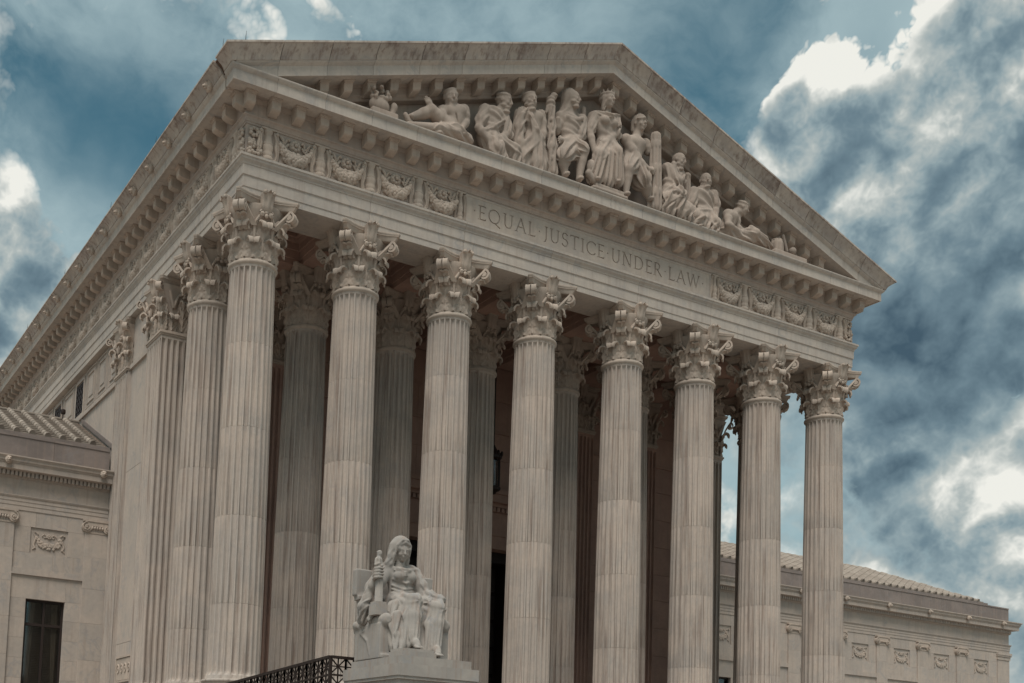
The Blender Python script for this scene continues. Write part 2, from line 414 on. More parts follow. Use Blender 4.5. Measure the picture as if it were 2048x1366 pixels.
def r_shaft(z):
    q = (z+14.15)/14.0; q = min(max(q, 0), 1)
    return .895-.115*(q**1.6)
def make_drum(z0, z1, top=False, bottom=False):
    rows = []
    zs = [z0+.002, z0+.008]
    if bottom: zs = [-14.15, -14.10, -14.02, -13.95, -13.88, -13.8]
    n = 3
    zt = z1-.008
    if top: zt = -.75
    zs += [zs[-1]+(zt-zs[-1])*i/n for i in range(1, n+1)]
    if top: zs += [-.40, -.34, -.29, -.25, -.22, -.205, -.13]
    else: zs += [z1-.002]
    rings = []
    NF = 24
    for i, z in enumerate(zs):
        R = r_shaft(z)
        if not top and not bottom and i in (0, len(zs)-1): R -= .006
        if bottom and z < -13.9: R += .05*((-13.9-z)/.25)
        if top and z > -.2: R = .80
        k = 1.0
        if top and z > -.40: k = max(0.0, 1-((z+.40)/.195)**2)**.5 if z < -.205 else 0.0
        if bottom and z < -13.8: k = max(0.0, 1-((-13.8-z)/.22)**2)**.5 if z > -14.02 else 0.0
        ring = []
        for f in range(NF):
            a0 = 2*math.pi*f/NF; da = 2*math.pi/NF
            for u, d in ((.0, 0), (.20, 0), (.235, .40), (.35, .86), (.60, 1.0), (.85, .86), (.965, .40)):
                ang = a0+da*(u+.0); rr = R-.115*d*k*R
                ring.append((rr*math.cos(ang), rr*math.sin(ang), z))
        rings.append(ring)
    return fix_normals(MB().loft(rings).mesh('drum', 'shaft', 38))
def make_base():
    p = [(.0, -14.85), (1.24, -14.85)]
    mb = MB(); mb.box(-1.22, 1.22, -1.22, 1.22, -14.86, -14.62)
    pr = [(1.0, -14.62)]
    for i in range(9):
        a = -math.pi/2+math.pi*i/8; pr.append((1.10+.11*math.cos(a), -14.51+.11*math.sin(a)))
    pr += [(1.06, -14.395), (1.06, -14.37), (1.0, -14.34), (.985, -14.31), (1.02, -14.275), (1.02, -14.26)]
    for i in range(9):
        a = -math.pi/2+math.pi*i/8; pr.append((1.0+.06*math.cos(a), -14.205+.055*math.sin(a)))
    pr.append((.94, -14.15)); pr.append((.5, -14.15))
    mb.lathe(pr, n=40)
    return fix_normals(mb.mesh('column_base', 'shaft', 40))

GZ = -18.85
HOUSE = thing('courthouse', 'marble temple-fronted courthouse with fluted columns, carved pediment and engraved frieze', 'courthouse', (X7/2, 3.0, GZ))
CAPM = make_capital(); BASEM = make_base()
JS = [(-2.8, -5.7, -8.7, -11.65), (-2.3, -5.15, -8.0, -10.9), (-3.25, -6.2, -9.1, -12.1)]
DRUMS = []
for js in JS:
    zz = [-.1]+list(js)+[-14.15]
    DRUMS.append([make_drum(zz[i+1], zz[i], top=(i == 0), bottom=(i == 4)) for i in range(5)])
for row, y in ((0, 0.0), (1, 4.0)):
    for i in range(8):
        c = W(ob('column', BASEM, HOUSE, (cx(i), y, 0)), HOUSE)
        for me in DRUMS[(0 if (row == 0 and i == 0) else (i*5+row*2+i//3) % 3)]:
            ob('drum', me, c)
        ob('capital', CAPM, c)

# ------------------------------------------------------------------ entablature
def sec(kind, s, prof):
    if kind == 'F': return [(s, -e, z) for e, z in prof]
    if kind == 'CL': return [(-e, -e, z) for e, z in prof]
    if kind == 'CR': return [(X7+e, -e, z) for e, z in prof]
    if kind == 'L': return [(-e, s, z) for e, z in prof]
    if kind == 'R': return [(X7+e, s, z) for e, z in prof]
def run(mb, prof, *secs):
    return mb.loft([sec(k, s, prof) for k, s in secs])
def block(name, mat, prof, parent, *secs, smooth=None):
    return ob(name, fix_normals(run(MB(), prof, *secs).mesh(name, mat, smooth)), parent)
YB = 62.0
ARCH = [(-.80, 2.17), (.82, 2.17), (.82, 2.39), (.845, 2.405), (.845, 2.77), (.885, 2.80), (.885, 3.14), (.91, 3.16), (.91, 3.20), (.93, 3.23), (.985, 3.29), (1.0, 3.36), (1.03, 3.375), (1.03, 3.45), (.95, 3.50), (-.80, 3.50)]
core = W(ob('architrave', fix_normals(run(MB(), [(-.76, 2.22), (.72, 2.22), (.72, 3.46), (-.76, 3.46)], ('L', YB), ('CL', 0), ('CR', 0), ('R', YB)).mesh('architrave', 'entab')), HOUSE), HOUSE)
G = .006
xs = [cx(i) for i in range(8)]
block('architrave_block', 'entab', ARCH, core, ('L', 2.0), ('CL', 0), ('F', xs[1]-G))
for i in range(1, 6): block('architrave_block', 'entab', ARCH, core, ('F', xs[i]+G), ('F', xs[i+1]-G))
block('architrave_block', 'entab', ARCH, core, ('F', xs[6]+G), ('CR', 0), ('R', 2.0))
for side in 'LR':
    yy = [2.0+2*G, 6.1, 10.4, 14.5, 18.6, 22.7, 26.8, 30.9, 35, 39.1, 43.2, 47.3, 51.4, 55.5, YB]
    for a, b in zip(yy, yy[1:]): block('architrave_block', 'entab', ARCH, core, (side, a+G), (side, b-G))
# frieze ground
FRZ = [(-.7, 3.5), (.80, 3.5), (.80, 4.62), (-.7, 4.62)]
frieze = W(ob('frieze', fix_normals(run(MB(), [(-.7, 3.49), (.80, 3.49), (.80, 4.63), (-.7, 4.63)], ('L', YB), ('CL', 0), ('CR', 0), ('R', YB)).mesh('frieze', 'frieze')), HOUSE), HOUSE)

def make_festoon():
    """fruit swag with rosette and ribbons; x across, y out of the wall (-y), z up, 1.62 wide x 1.1 high"""
    rng = random.Random(3); mb = MB()
    for i in range(190):
        t = rng.uniform(-1, 1)
        zc = .20+.46*abs(t)**2.4; half = .25*(1-.5*abs(t))
        dz = rng.uniform(-1, 1); z = zc+dz*half+.04; x = t*.62
        out = .23*(1-.6*abs(dz)**2)*(1-.45*abs(t))
        r = rng.uniform(.055, .10)*(1-.25*abs(t))
        mb.ball((x, -out, z), r, 7, 5, (1, 1, rng.uniform(.9, 1.25)))
    mb.add([(-.64, 0, .62), (.64, 0, .62), (.5, 0, .2), (0, 0, .0), (-.5, 0, .2), (-.55, -.08, .55), (.55, -.08, .55), (.4, -.14, .2), (0, -.16, .03), (-.4, -.14, .2)], [(5, 6, 7, 8, 9), (0, 5, 9, 4), (4, 9, 8, 3), (3, 8, 7, 2), (2, 7, 6, 1)])
    # ribbon tied across the fruit
    mb.loft([[(x, -y, z) for (x, y, z) in ((-.10+dx, .19+k, .05+dz), (.05+dx, .21+k, .05+dz), (.05+dx, .15, .05+dz), (-.10+dx, .15, .05+dz))] for dx, dz, k in ((-.06, -.04, -.05), (0, .12, .05), (.10, .32, .05), (.14, .42, -.02))])
    # rosette
    for k in range(8):
        a = 2*math.pi*k/8
        mb.ball((.13*math.cos(a), -.09, .78+.13*math.sin(a)), .068, 6, 5, (1, .8, 1))
    mb.ball((0, -.14, .78), .065, 8, 6)
    mb.lathe([(.0, 0), (.215, 0), (.225, .03), (.20, .07), (.17, .08)], n=18)
    nv = 18*5
    for i in range(len(mb.v)-nv, len(mb.v)):
        x, y, z = mb.v[i]; mb.v[i] = (x, -z, y+.78)
    # fluttering ribbons beside the rosette
    for sg in (-1, 1):
        pts = [(sg*(.23+.36*i/9), -.05-.03*math.sin(i*1.3), .86+.10*math.sin(i*.9+.5)+.02*i/9) for i in range(10)]
        mb.tube(pts, [.045, .05, .04, .05, .055, .04, .05, .055, .045, .035], 6)
        pts = [(sg*(.25+.30*i/7), -.05, .72+.07*math.cos(i*1.1)) for i in range(8)]
        mb.tube(pts, [.04, .045, .04, .045, .04, .045, .035, .02], 6)
    return fix_normals(mb.mesh('festoon', 'carve', 50))
def make_candelabrum():
    mb = MB()
    prof = [(.20, 0), (.215, .02), (.20, .10), (.17, .14), (.185, .17), (.185, .26), (.165, .29), (.175, .33), (.195, .40), (.20, .50), (.175, .54), (.19, .57), (.175, .60), (.15, .64), (.125, .80), (.12, .90), (.145, .94), (.16, .97), (.17, 1.02), (.17, 1.05), (.1, 1.06)]
    mb.lathe(prof, n=18)
    for i in range(len(mb.v)):
        x, y, z = mb.v[i]; mb.v[i] = (x, y*.8, z)
    mb.box(-.28, .28, -.12, .02, 1.05, 1.11)
    for sg in (-1, 1):
        # hanging drapery end beside the stand, swelling and tapering
        rows = []
        for i in range(12):
            q = i/11; z = 1.02-.98*q
            x = sg*(.235+.11*math.sin(q*2.6)+.02*math.sin(q*9)); w = .055+.035*math.sin(q*math.pi)+.015*math.sin(q*14); d = .10+.05*math.sin(q*math.pi*1.2)
            rows.append([(x-w, 0, z), (x-w, -d*.7, z), (x-w*.4, -d, z), (x, -d*.72, z), (x+w*.45, -d*.95, z), (x+w, -d*.6, z), (x+w, 0, z)])
        mb.loft(rows)
        mb.ball((sg*.30, -.09, .97), .07, 7, 5)
        mb.ball((sg*.24, -.07, .03), .055, 6, 5, (1.3, 1, .7))
    return fix_normals(mb.mesh('candelabrum', 'carve', 45))
FEST, CAND = make_festoon(), make_candelabrum()
def make_corner_fruit():
    rng = random.Random(9); mb = MB()
    for i in range(34):
        z = rng.uniform(.08, .62); mb.ball((rng.uniform(-.2, .24), -rng.uniform(.02, .13), z), rng.uniform(.05, .085), 7, 5)
    for k in range(7):
        a = 2*math.pi*k/7; mb.ball((.13*math.cos(a)-.02, -.08, .84+.13*math.sin(a)), .07, 6, 5)
    mb.tube([(.05, -.06, .95), (.17, -.08, .92), (.24, -.06, .8), (.2, -.05, .7)], .04, 6)
    return fix_normals(mb.mesh('corner_fruit', 'carve', 50))
CFR = make_corner_fruit()
for s in (0, 1):
    for k in range(4):
        xc = 2.0*k if s == 0 else X7-2.0*k
        ob('candelabrum', CAND, frieze, (xc, -.80, 3.505))
        ob('festoon', FEST, frieze, (xc+(1.0 if s == 0 else -1.0), -.80, 3.5), scale=(1 if (k+s) % 2 else -1, 1, 1))
    xe = 7.79 if s == 0 else X7-7.79
    ob('candelabrum', CAND, frieze, (xe, -.795, 3.505), scale=(.62, 1, 1))
    ob('corner_fruit', CFR, frieze, (-.52 if s == 0 else X7+.52, -.80, 3.5), scale=(1 if s == 0 else -1, 1, 1))
ob('corner_fruit', CFR, frieze, (-.80, -.52, 3.5), rotz=-math.pi/2, scale=(-1, 1, 1))
ob('corner_fruit', CFR, frieze, (X7+.80, -.52, 3.5), rotz=math.pi/2)
for k in range(28):
    ob('candelabrum', CAND, frieze, (-.80, 2.0*k, 3.505), rotz=-math.pi/2)
    ob('festoon', FEST, frieze, (-.80, 2.0*k+1.0, 3.5), rotz=-math.pi/2, scale=(1 if k % 2 else -1, 1, 1))
ob('candelabrum', CAND, frieze, (X7+.80, 0, 3.505), rotz=math.pi/2)

# bed mouldings, soffit, corona
BED = [(-.7, 4.60), (.83, 4.60), (.83, 4.66), (.86, 4.68), (.86, 4.72), (.90, 4.80), (.96, 4.84), (.96, 4.87), (.90, 4.88), (.90, 5.30), (.93, 5.31), (.98, 5.40), (1.0, 5.44), (1.0, 5.46), (-.7, 5.46)]
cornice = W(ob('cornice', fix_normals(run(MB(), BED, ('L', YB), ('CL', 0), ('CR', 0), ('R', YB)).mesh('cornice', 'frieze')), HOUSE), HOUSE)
COR = [(.6, 5.45), (1.64, 5.45), (1.64, 5.42), (1.69, 5.42), (1.69, 5.76), (1.71, 5.78), (1.74, 5.80), (1.79, 5.86), (1.80, 5.885), (1.80, 5.92), (.6, 5.94)]
fx = [-.13, 1.69, 3.50, 5.33, 7.14, 8.98, 10.84, 12.6, 14.22, 15.84, 17.6, 19.46, 21.3, 23.11, 24.94, 26.75, 28.57]
inn = lambda pf, e1: [(max(e, e1), z) for e, z in pf]
block('soffit_core', 'frieze', [(.5, 5.456), (1.30, 5.456), (1.30, 5.70), (.5, 5.70)], cornice, ('L', YB), ('CL', 0), ('CR', 0), ('R', YB))
block('corona_block', 'entab', inn(COR, 1.16), cornice, ('L', -1.10), ('CL', 0), ('F', fx[0]-G))
for a, b in zip(fx, fx[1:]): block('corona_block', 'entab', COR, cornice, ('F', a+G), ('F', b-G))
block('corona_block', 'entab', COR, cornice, ('F', fx[-1]+G), ('CR', 0), ('R', 1.0))
ly = [-.945, 2.0, 4.0, 6.0, 8.0, 10, 12, 14, 16, 18, 20, 22.5, 25, 28, 31, 35, 39, 44, 50, YB]
for a, b in zip(ly, ly[1:]): block('corona_block', 'entab', COR, cornice, ('L', a+G), ('L', b-G))
block('corona_block', 'entab', COR, cornice, ('R', 1.01), ('R', YB))
# side gutter moulding with lion heads
SIMA = [(.8, 5.93), (1.82, 5.925), (1.84, 5.945), (1.84, 5.975), (1.855, 6.0), (1.885, 6.055), (1.935, 6.11), (1.99, 6.15), (2.045, 6.19), (2.09, 6.235), (2.10, 6.245), (2.145, 6.245), (2.145, 6.305), (.8, 6.33)]
block('gutter_block', 'sima', inn(SIMA, 1.22), cornice, ('L', -1.12), ('CL', 0), smooth=30)
for a, b in zip(ly, ly[1:]): block('gutter_block', 'sima', SIMA, cornice, ('L', a+.02+G), ('L', b+.02-G), smooth=30)
block('gutter_block', 'sima', SIMA, cornice, ('CR', 0), ('R', YB), smooth=30)

for pf, nm, mt, dz_ in ((COR, 'expansion_joint', 'frieze', .004), (SIMA, 'expansion_joint', 'gapshade', 0)):  # gutter-level backing is dark: the open crack's shade given by its colour
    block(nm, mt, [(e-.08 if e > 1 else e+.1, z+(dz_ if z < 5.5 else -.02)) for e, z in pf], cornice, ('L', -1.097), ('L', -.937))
def make_modillion(shear=0.0):
    """x across, -y outwards, hangs below z=0"""
    mb = MB()
    def ring(y, w, zt, zb, wb): return [(-w, y, zt), (w, y, zt), (wb, y, zb), (-wb, y, zb)]
    # cap moulding
    mb.loft([ring(0, .21, .0, -.05, .21), ring(-.50, .21, .0, -.05, .21)])
    mb.loft([ring(0, .19, -.05, -.10, .175), ring(-.47, .19, -.05, -.10, .175)])
    # bracket: deep at the wall, tapering scroll
    secs = []
    for y, zb, w in ((0, -.50, .185), (-.10, -.50, .185), (-.26, -.47, .183), (-.36, -.44, .18), (-.415, -.40, .178), (-.425, -.36, .178)):
        secs.append(ring(y, .17, -.10, zb+.03, w*.9))
    mb.loft(secs)
    if shear: mb.v = [(x, y, z+shear*x) for x, y, z in mb.v]
    return fix_normals(mb.mesh('modillion', 'carve'))
MOD = make_modillion()
for k in range(34): ob('modillion', MOD, cornice, (X7/2+(k-16.5)*.915, -.90, 5.448))
for k in range(62): ob('modillion', MOD, cornice, (-.90, -.877+.915*k, 5.448), rotz=-math.pi/2)
for k in range(3): ob('modillion', MOD, cornice, (X7+.90, -.877+.915*k, 5.448), rotz=math.pi/2)

# inscription slab: letters cut into the stone
SX0, SX1, SZ0, SZ1 = 8.02, X7-8.02, 3.53, 4.60

# letter strokes on a unit cap height: straight (x0,y0,x1,y1,w) or arc (cx,cy,rx,ry,a0,a1,w)
TH, TN = .115, .075
def serif(x, y, w=.17): return (x-w, y, x+w, y, .045)
GLY = {
 'E': (.62, [(.14, 0, .14, 1, TH), (.14, .97, .55, .97, TN), (.14, .52, .48, .52, TN), (.14, .03, .58, .03, TN), serif(.12, .02, .12), serif(.12, .98, .12), (.55, .88, .55, 1, .05), (.58, 0, .58, .13, .05)]),
 'Q': (1.06, [('a', .5, .5, .42, .47, 0, 360, .095), (.52, .06, .98, -.20, .085)]),
 'U': (.86, [(.16, .32, .16, 1, TH), (.70, .32, .70, 1, TN), ('a', .43, .32, .27, .30, 180, 360, .09), serif(.16, .98, .13), serif(.70, .98, .13)]),
 'A': (.90, [(.10, 0, .44, 1, TN), (.44, 1, .80, 0, TH), (.22, .36, .66, .36, .065), serif(.10, .02, .12), serif(.80, .02, .12)]),
 'L': (.64, [(.16, 0, .16, 1, TH), (.16, .03, .58, .03, TN), serif(.16, .98, .12), serif(.13, .02, .1), (.585, 0, .585, .15, .05)]),
 'J': (.44, [(.28, .12, .28, 1, TH), ('a', .10, .10, .18, .22, 270, 360, .08), serif(.28, .98, .13)]),
 'S': (.60, [('a', .30, .745, .20, .225, 20, 270, .09), ('a', .30, .265, .23, .255, -160, 90, .10)]),
 'T': (.80, [(.40, 0, .40, 1, TH), (.05, .97, .75, .97, TN), serif(.40, .02, .13), (.055, .86, .055, .98, .05), (.745, .86, .745, .98, .05)]),
 'I': (.34, [(.17, 0, .17, 1, TH), serif(.17, .02, .13), serif(.17, .98, .13)]),
 'C': (.86, [('a', .50, .5, .42, .47, 42, 318, .095), (.82, .74, .82, .92, .05)]),
 'N': (.92, [(.15, 0, .15, 1, TN), (.15, 1, .74, 0, TH), (.74, 0, .74, 1, TN), serif(.15, .02, .12), serif(.74, .98, .12), serif(.10, .98, .08)]),
 'D': (.94, [(.16, 0, .16, 1, TH), ('a', .36, .5, .46, .47, -90, 90, .095), (.16, .97, .38, .97, TN), (.16, .03, .38, .03, TN), serif(.12, .02, .1), serif(.12, .98, .1)]),
 'R': (.80, [(.16, 0, .16, 1, TH), ('a', .34, .74, .24, .24, -90, 90, .09), (.16, .97, .36, .97, TN), (.16, .5, .36, .5, .07), (.34, .5, .76, 0, TH), serif(.14, .02, .12), serif(.12, .98, .1)]),
 'W': (1.22, [(.06, 1, .34, 0, TH), (.34, 0, .60, 1, TN), (.60, 1, .86, 0, TH), (.86, 0, 1.12, 1, TN), serif(.08, .98, .12), serif(1.12, .98, .1), serif(.6, .98, .1)]),
 '.': (.34, [('t', .17, .5, .06)]),
}
def letters_mesh(text, x0, x1, zb, cap, y0, y1):
    mb = MB()
    def prism(poly):
        mb.loft([[(x, y0, z) for x, z in poly], [(x, y1, z) for x, z in poly]])
    gap = .11
    adv = sum(GLY[ch][0]+gap for ch in text)
    kx = (x1-x0)/(adv*cap)
    x = x0
    for ch in text:
        wd, st = GLY[ch]
        T = lambda px, pz: (x+px*cap*kx, zb+pz*cap)
        for s in st:
            if s[0] == 'a':
                _, ax, ay, rx, ry, a0, a1, w = s
                n = max(8, int(abs(a1-a0)/18)); 
                for i in range(n):
                    t0 = math.radians(a0+(a1-a0)*i/n); t1 = math.radians(a0+(a1-a0)*(i+1)/n)
                    q = []
                    for t, sg in ((t0, 1), (t1, 1), (t1, -1), (t0, -1)):
                        ww = w/2*(.62+.5*abs(math.cos(t)))
                        q.append(T(ax+(rx+sg*ww)*math.cos(t), ay+(ry+sg*ww)*math.sin(t)))
                    prism(q)
            elif s[0] == 't':
                _, ax, ay, r = s
                prism([T(ax-r, ay+r*.8), T(ax+r, ay+r*.8), T(ax, ay-r*1.1)])
            else:
                a, b, c, d, w = s
                L = math.hypot(c-a, d-b); nx, nz = -(d-b)/L*w/2, (c-a)/L*w/2
                prism([T(a+nx, b+nz), T(c+nx, d+nz), T(c-nx, d-nz), T(a-nx, b-nz)])
        x += (wd+gap)*cap*kx
    return mb
slab = MB().box(SX0, SX1, -.86, -.78, SZ0, SZ1)
cut = letters_mesh('.EQUAL.JUSTICE.UNDER.LAW.', SX0+.30, SX1-.30, 3.79, .55, -.93, -.815)
def cut_letters():
    a = ob('inscription_slab', slab.mesh('inscription_slab', 'slab'), frieze)
    c = ob('letter_cutter', fix_normals(cut.mesh('letter_cutter')))
    md = a.modifiers.new('cut', 'BOOLEAN'); md.operation = 'DIFFERENCE'; md.object = c; md.solver = 'EXACT'; md.use_self = True
    dg = bpy.context.evaluated_depsgraph_get(); me = bpy.data.meshes.new_from_object(a.evaluated_get(dg))
    a.modifiers.clear(); a.data = me
    bpy.data.objects.remove(c)
    return a
cut_letters()
# raised border of the slab
for nm, b in (('slab_border', (SX0, SX1, -.875, -.855, SZ1-.055, SZ1-.004)), ('slab_border', (SX0, SX1, -.875, -.855, SZ0+.004, SZ0+.055)), ('slab_border', (SX0+.004, SX0+.06, -.874, -.854, SZ0+.06, SZ1-.06)), ('slab_border', (SX1-.06, SX1-.004, -.874, -.854, SZ0+.06, SZ1-.06))):
    ob(nm, boxm(nm, 'slab', *b), frieze)

# ------------------------------------------------------------------ pediment
SL = .345; E0 = 2.145
def rz(x): return SL*(min(x, X7-x)+E0)
def rake(prof, x0, x1):
    return MB().loft([[(x, -e, h+rz(x)) for e, h in prof] for x in (x0, x1)])
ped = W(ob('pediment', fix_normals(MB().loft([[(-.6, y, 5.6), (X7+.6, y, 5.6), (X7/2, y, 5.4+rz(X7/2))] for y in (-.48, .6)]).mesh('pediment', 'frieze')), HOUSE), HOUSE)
RB = [(.3, 4.80), (.80, 4.80), (.83, 4.82), (.86, 4.90), (.92, 4.96), (.92, 4.99), (.88, 5.0), (.88, 5.24), (.92, 5.26), (.96, 5.32), (.98, 5.345), (.3, 5.345)]
RC = [(.3, 5.34), (1.64, 5.34), (1.64, 5.31), (1.686, 5.31), (1.686, 5.66), (1.71, 5.68), (1.76, 5.72), (1.80, 5.76), (1.80, 5.80), (.3, 5.80)]
RS = [(.3, 5.79), (1.82, 5.80), (1.835, 5.82), (1.84, 5.85), (1.86, 5.91), (1.90, 5.985), (1.95, 6.05), (2.0, 6.11), (2.05, 6.17), (2.09, 6.225), (2.10, 6.245), (2.145, 6.245), (2.145, 6.31), (.3, 6.33)]
rakes = []
for s in (0, 1):
    mid = X7/2
    F = (lambda x: x) if s == 0 else (lambda x: X7-x)
    base = W(ob('raking_cornice', fix_normals(rake(RB, *sorted((F(-.2), F(mid)))).mesh('raking_cornice', 'frieze')), HOUSE), HOUSE)
    rakes.append(base)
    js = [-1.80, -.13, 1.69, 3.48, 5.33, 7.14, 8.98, 10.84, 12.6, mid]
    for a, b in zip(js, js[1:]):
        g2 = G if b < mid else 0
        x0, x1 = sorted((F(a+G), F(b-g2)))
        ob('corona_block', fix_normals(rake(RC, *sorted((F(max(a+G, -1.66)), F(b-g2)))).mesh('rc', 'entab')), base)
        if a == -1.80:
            sb = MB().loft([[(F(-e), -e, h+SL*(E0-e)) for e, h in RS], [(F(b-g2), -e, h+rz(b)) for e, h in RS]])
        else: sb = rake(RS, *sorted((F(a+.018), F(b-g2))))
        ob('sima_block', fix_normals(sb.mesh('rs', 'sima', 30)), base)
    MR = make_modillion(SL if s == 0 else -SL)
    for k in range(16):
        x = F(mid-.46-.92*k)
        if rz(x)+5.0 < 6.3: continue
        ob('modillion', MR, base, (x, -.88, 5.338+rz(x)))
# roof of the main block
rf = MB()
rid = 6.31+rz(X7/2)
rf.loft([[(-1.7, y, 6.36), (X7/2, y, rid-.05), (X7+1.7, y, 6.36), (X7+1.7, y, 6.05), (-1.7, y, 6.05)] for y in (.2, YB)])
W(ob('roof', fix_normals(rf.mesh('roof', 'parapet')), HOUSE), HOUSE)
# lightning rods
rod = MB().tube([(0, 0, 0), (0, 0, .34), (.015, 0, .52)], [.012, .010, .004], 5).mesh('lightning_rod', 'bronze')
for p in [(-1.45, -2.0, 6.30+.35*.35)]+[(-2.0, y, 6.31) for y in (-1.4, 5.4, 11.3, 19, 27)]: W(ob('lightning_rod', rod, HOUSE, p), HOUSE)

# ------------------------------------------------------------------ porch interior
inner = MB()
# ceiling slab and beams
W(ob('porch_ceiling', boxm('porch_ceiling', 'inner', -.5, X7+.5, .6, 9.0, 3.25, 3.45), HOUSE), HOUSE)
bprof = [(-.78, 2.18), (.78, 2.18), (.78, 2.40), (.82, 2.42), (.82, 2.72), (.86, 2.75), (.86, 3.0), (.93, 3.06), (.97, 3.14), (.97, 3.26), (-.97, 3.26), (-.97, 3.14), (-.93, 3.06), (-.86, 3.0), (-.86, 2.75), (-.82, 2.72), (-.82, 2.42), (-.78, 2.40)]
beam = MB().loft([[(x, 4.0+e, z) for e, z in bprof] for x in (-.7, X7+.7)])
W(ob('ceiling_beam', fix_normals(beam.mesh('ceiling_beam', 'inner')), HOUSE), HOUSE)
for i in range(1, 7):
    for y0, y1 in ((.79, 3.21), (4.79, 7.8)):
        bm = MB().loft([[(cx(i)+e, y, z-.004) for e, z in bprof] for y in (y0, y1)])
        W(ob('ceiling_beam', fix_normals(bm.mesh('ceiling_beam', 'inner')), HOUSE), HOUSE)
# coffer mouldings
for i in range(7):
    for y0, y1 in ((.86, 2.99), (5.01, 7.4)):
        a, b = cx(i)+.99, cx(i+1)-.99
        m = MB()
        m.box(a, b, y0, y0+.14, 3.12, 3.2495); m.box(a, b, y1-.14, y1, 3.12, 3.2495); m.box(a, a+.14, y0+.14, y1-.14, 3.12, 3.2495); m.box(b-.14, b, y0+.14, y1-.14, 3.12, 3.2495)
        W(ob('coffer_frame', m.mesh('coffer_frame', 'inner'), HOUSE), HOUSE)
# back wall in courses of large blocks, with the doorway
YW = 7.85
DZV = -6.39
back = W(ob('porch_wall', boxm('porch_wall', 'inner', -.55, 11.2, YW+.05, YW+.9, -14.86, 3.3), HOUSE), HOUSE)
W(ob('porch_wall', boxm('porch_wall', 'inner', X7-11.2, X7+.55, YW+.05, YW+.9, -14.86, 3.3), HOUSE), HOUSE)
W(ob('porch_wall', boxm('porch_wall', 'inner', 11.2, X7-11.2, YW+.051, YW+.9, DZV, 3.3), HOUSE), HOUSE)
DX0, DX1, DZ = 11.2, X7-11.2, DZV
zz = [-14.85, -13.3, -11.9, -10.5, -9.1, -7.7, DZV, -5.0, -3.6, -2.2, -.8, .6, 2.17]
for r, (a, b) in enumerate(zip(zz, zz[1:])):
    x = -.5
    while x < X7+.4:
        L = 2.0+(.5 if r % 2 else 0)
        if x < 0 and r % 2: L = 1.0
        x1 = min(x+L, X7+.5)
        segs = [(x, x1)]
        if b <= DZ+.01:
            segs = [(p, q) for p, q in ((x, min(x1, DX0)), (max(x, DX1), x1)) if q-p > .1]
        for p, q in segs:
            ob('wall_block', boxm('wall_block', 'inner', p+.008, q-.008, YW, YW+.06, a+.008, b-.008), back)
        x = x1
# doorway with architrave, frieze and cornice
door = W(ob('doorway', boxm('doorway', 'dark', DX0-.02, DX1+.02, YW+1.4, YW+1.5, -14.86, DZ+.1), HOUSE), HOUSE)
for b in ((DX0-.55, DX0, YW-.12, YW+.05, -14.86, DZ), (DX1, DX1+.55, YW-.12, YW+.05, -14.86, DZ), (DX0-.55, DX1+.55, YW-.125, YW+.05, DZ, DZ+.6)):
    ob('door_surround', boxm('door_surround', 'inner', *b), door)
for b in ((DX0-.7, DX1+.7, YW-.18, YW, DZ+.6, DZ+.68), (DX0-.5, DX1+.5, YW-.10, YW, DZ+.68, DZ+1.70), (DX0-.8, DX1+.8, YW-.32, YW, DZ+1.92, DZ+2.08), (DX0-.95, DX1+.95, YW-.55, YW, DZ+2.08, DZ+2.45), (DX0-1.0, DX1+1.0, YW-.62, YW, DZ+2.45, DZ+2.65)):
    ob('door_cornice', boxm('door_cornice', 'inner', *b), door)
dent = boxm('dentil', 'inner', -.07, .07, -.3, 0, 0, .19)
for k in range(int((DX1-DX0+1.4)/.24)): ob('dentil', dent, door, (DX0-.62+.24*k, YW, DZ+1.71))
for b in ((DX0, DX0+.25, YW+.3, YW+1.4, -14.86, DZ), (DX1-.25, DX1, YW+.3, YW+1.4, -14.86, DZ), (DX0+.25, DX1-.25, YW+.5, YW+1.4, DZ-.5, DZ-.004)):
    ob('door_jamb', boxm('door_jamb', 'bronze', *b), door)
for r in range(6):
    for c in range(4):
        w = (DX1-DX0-.5)/4; x = DX0+.25+w*c
        ob('door_panel', boxm('door_panel', 'bronze', x+.1, x+w-.1, YW+1.30, YW+1.395, -14.6+1.3*r, -13.5+1.3*r), door)
# a string course high on the porch wall
W(ob('string_course', boxm('string_course', 'inner', -.5, X7+.5, YW-.08, YW+.02, -.95, -.80), HOUSE), HOUSE)

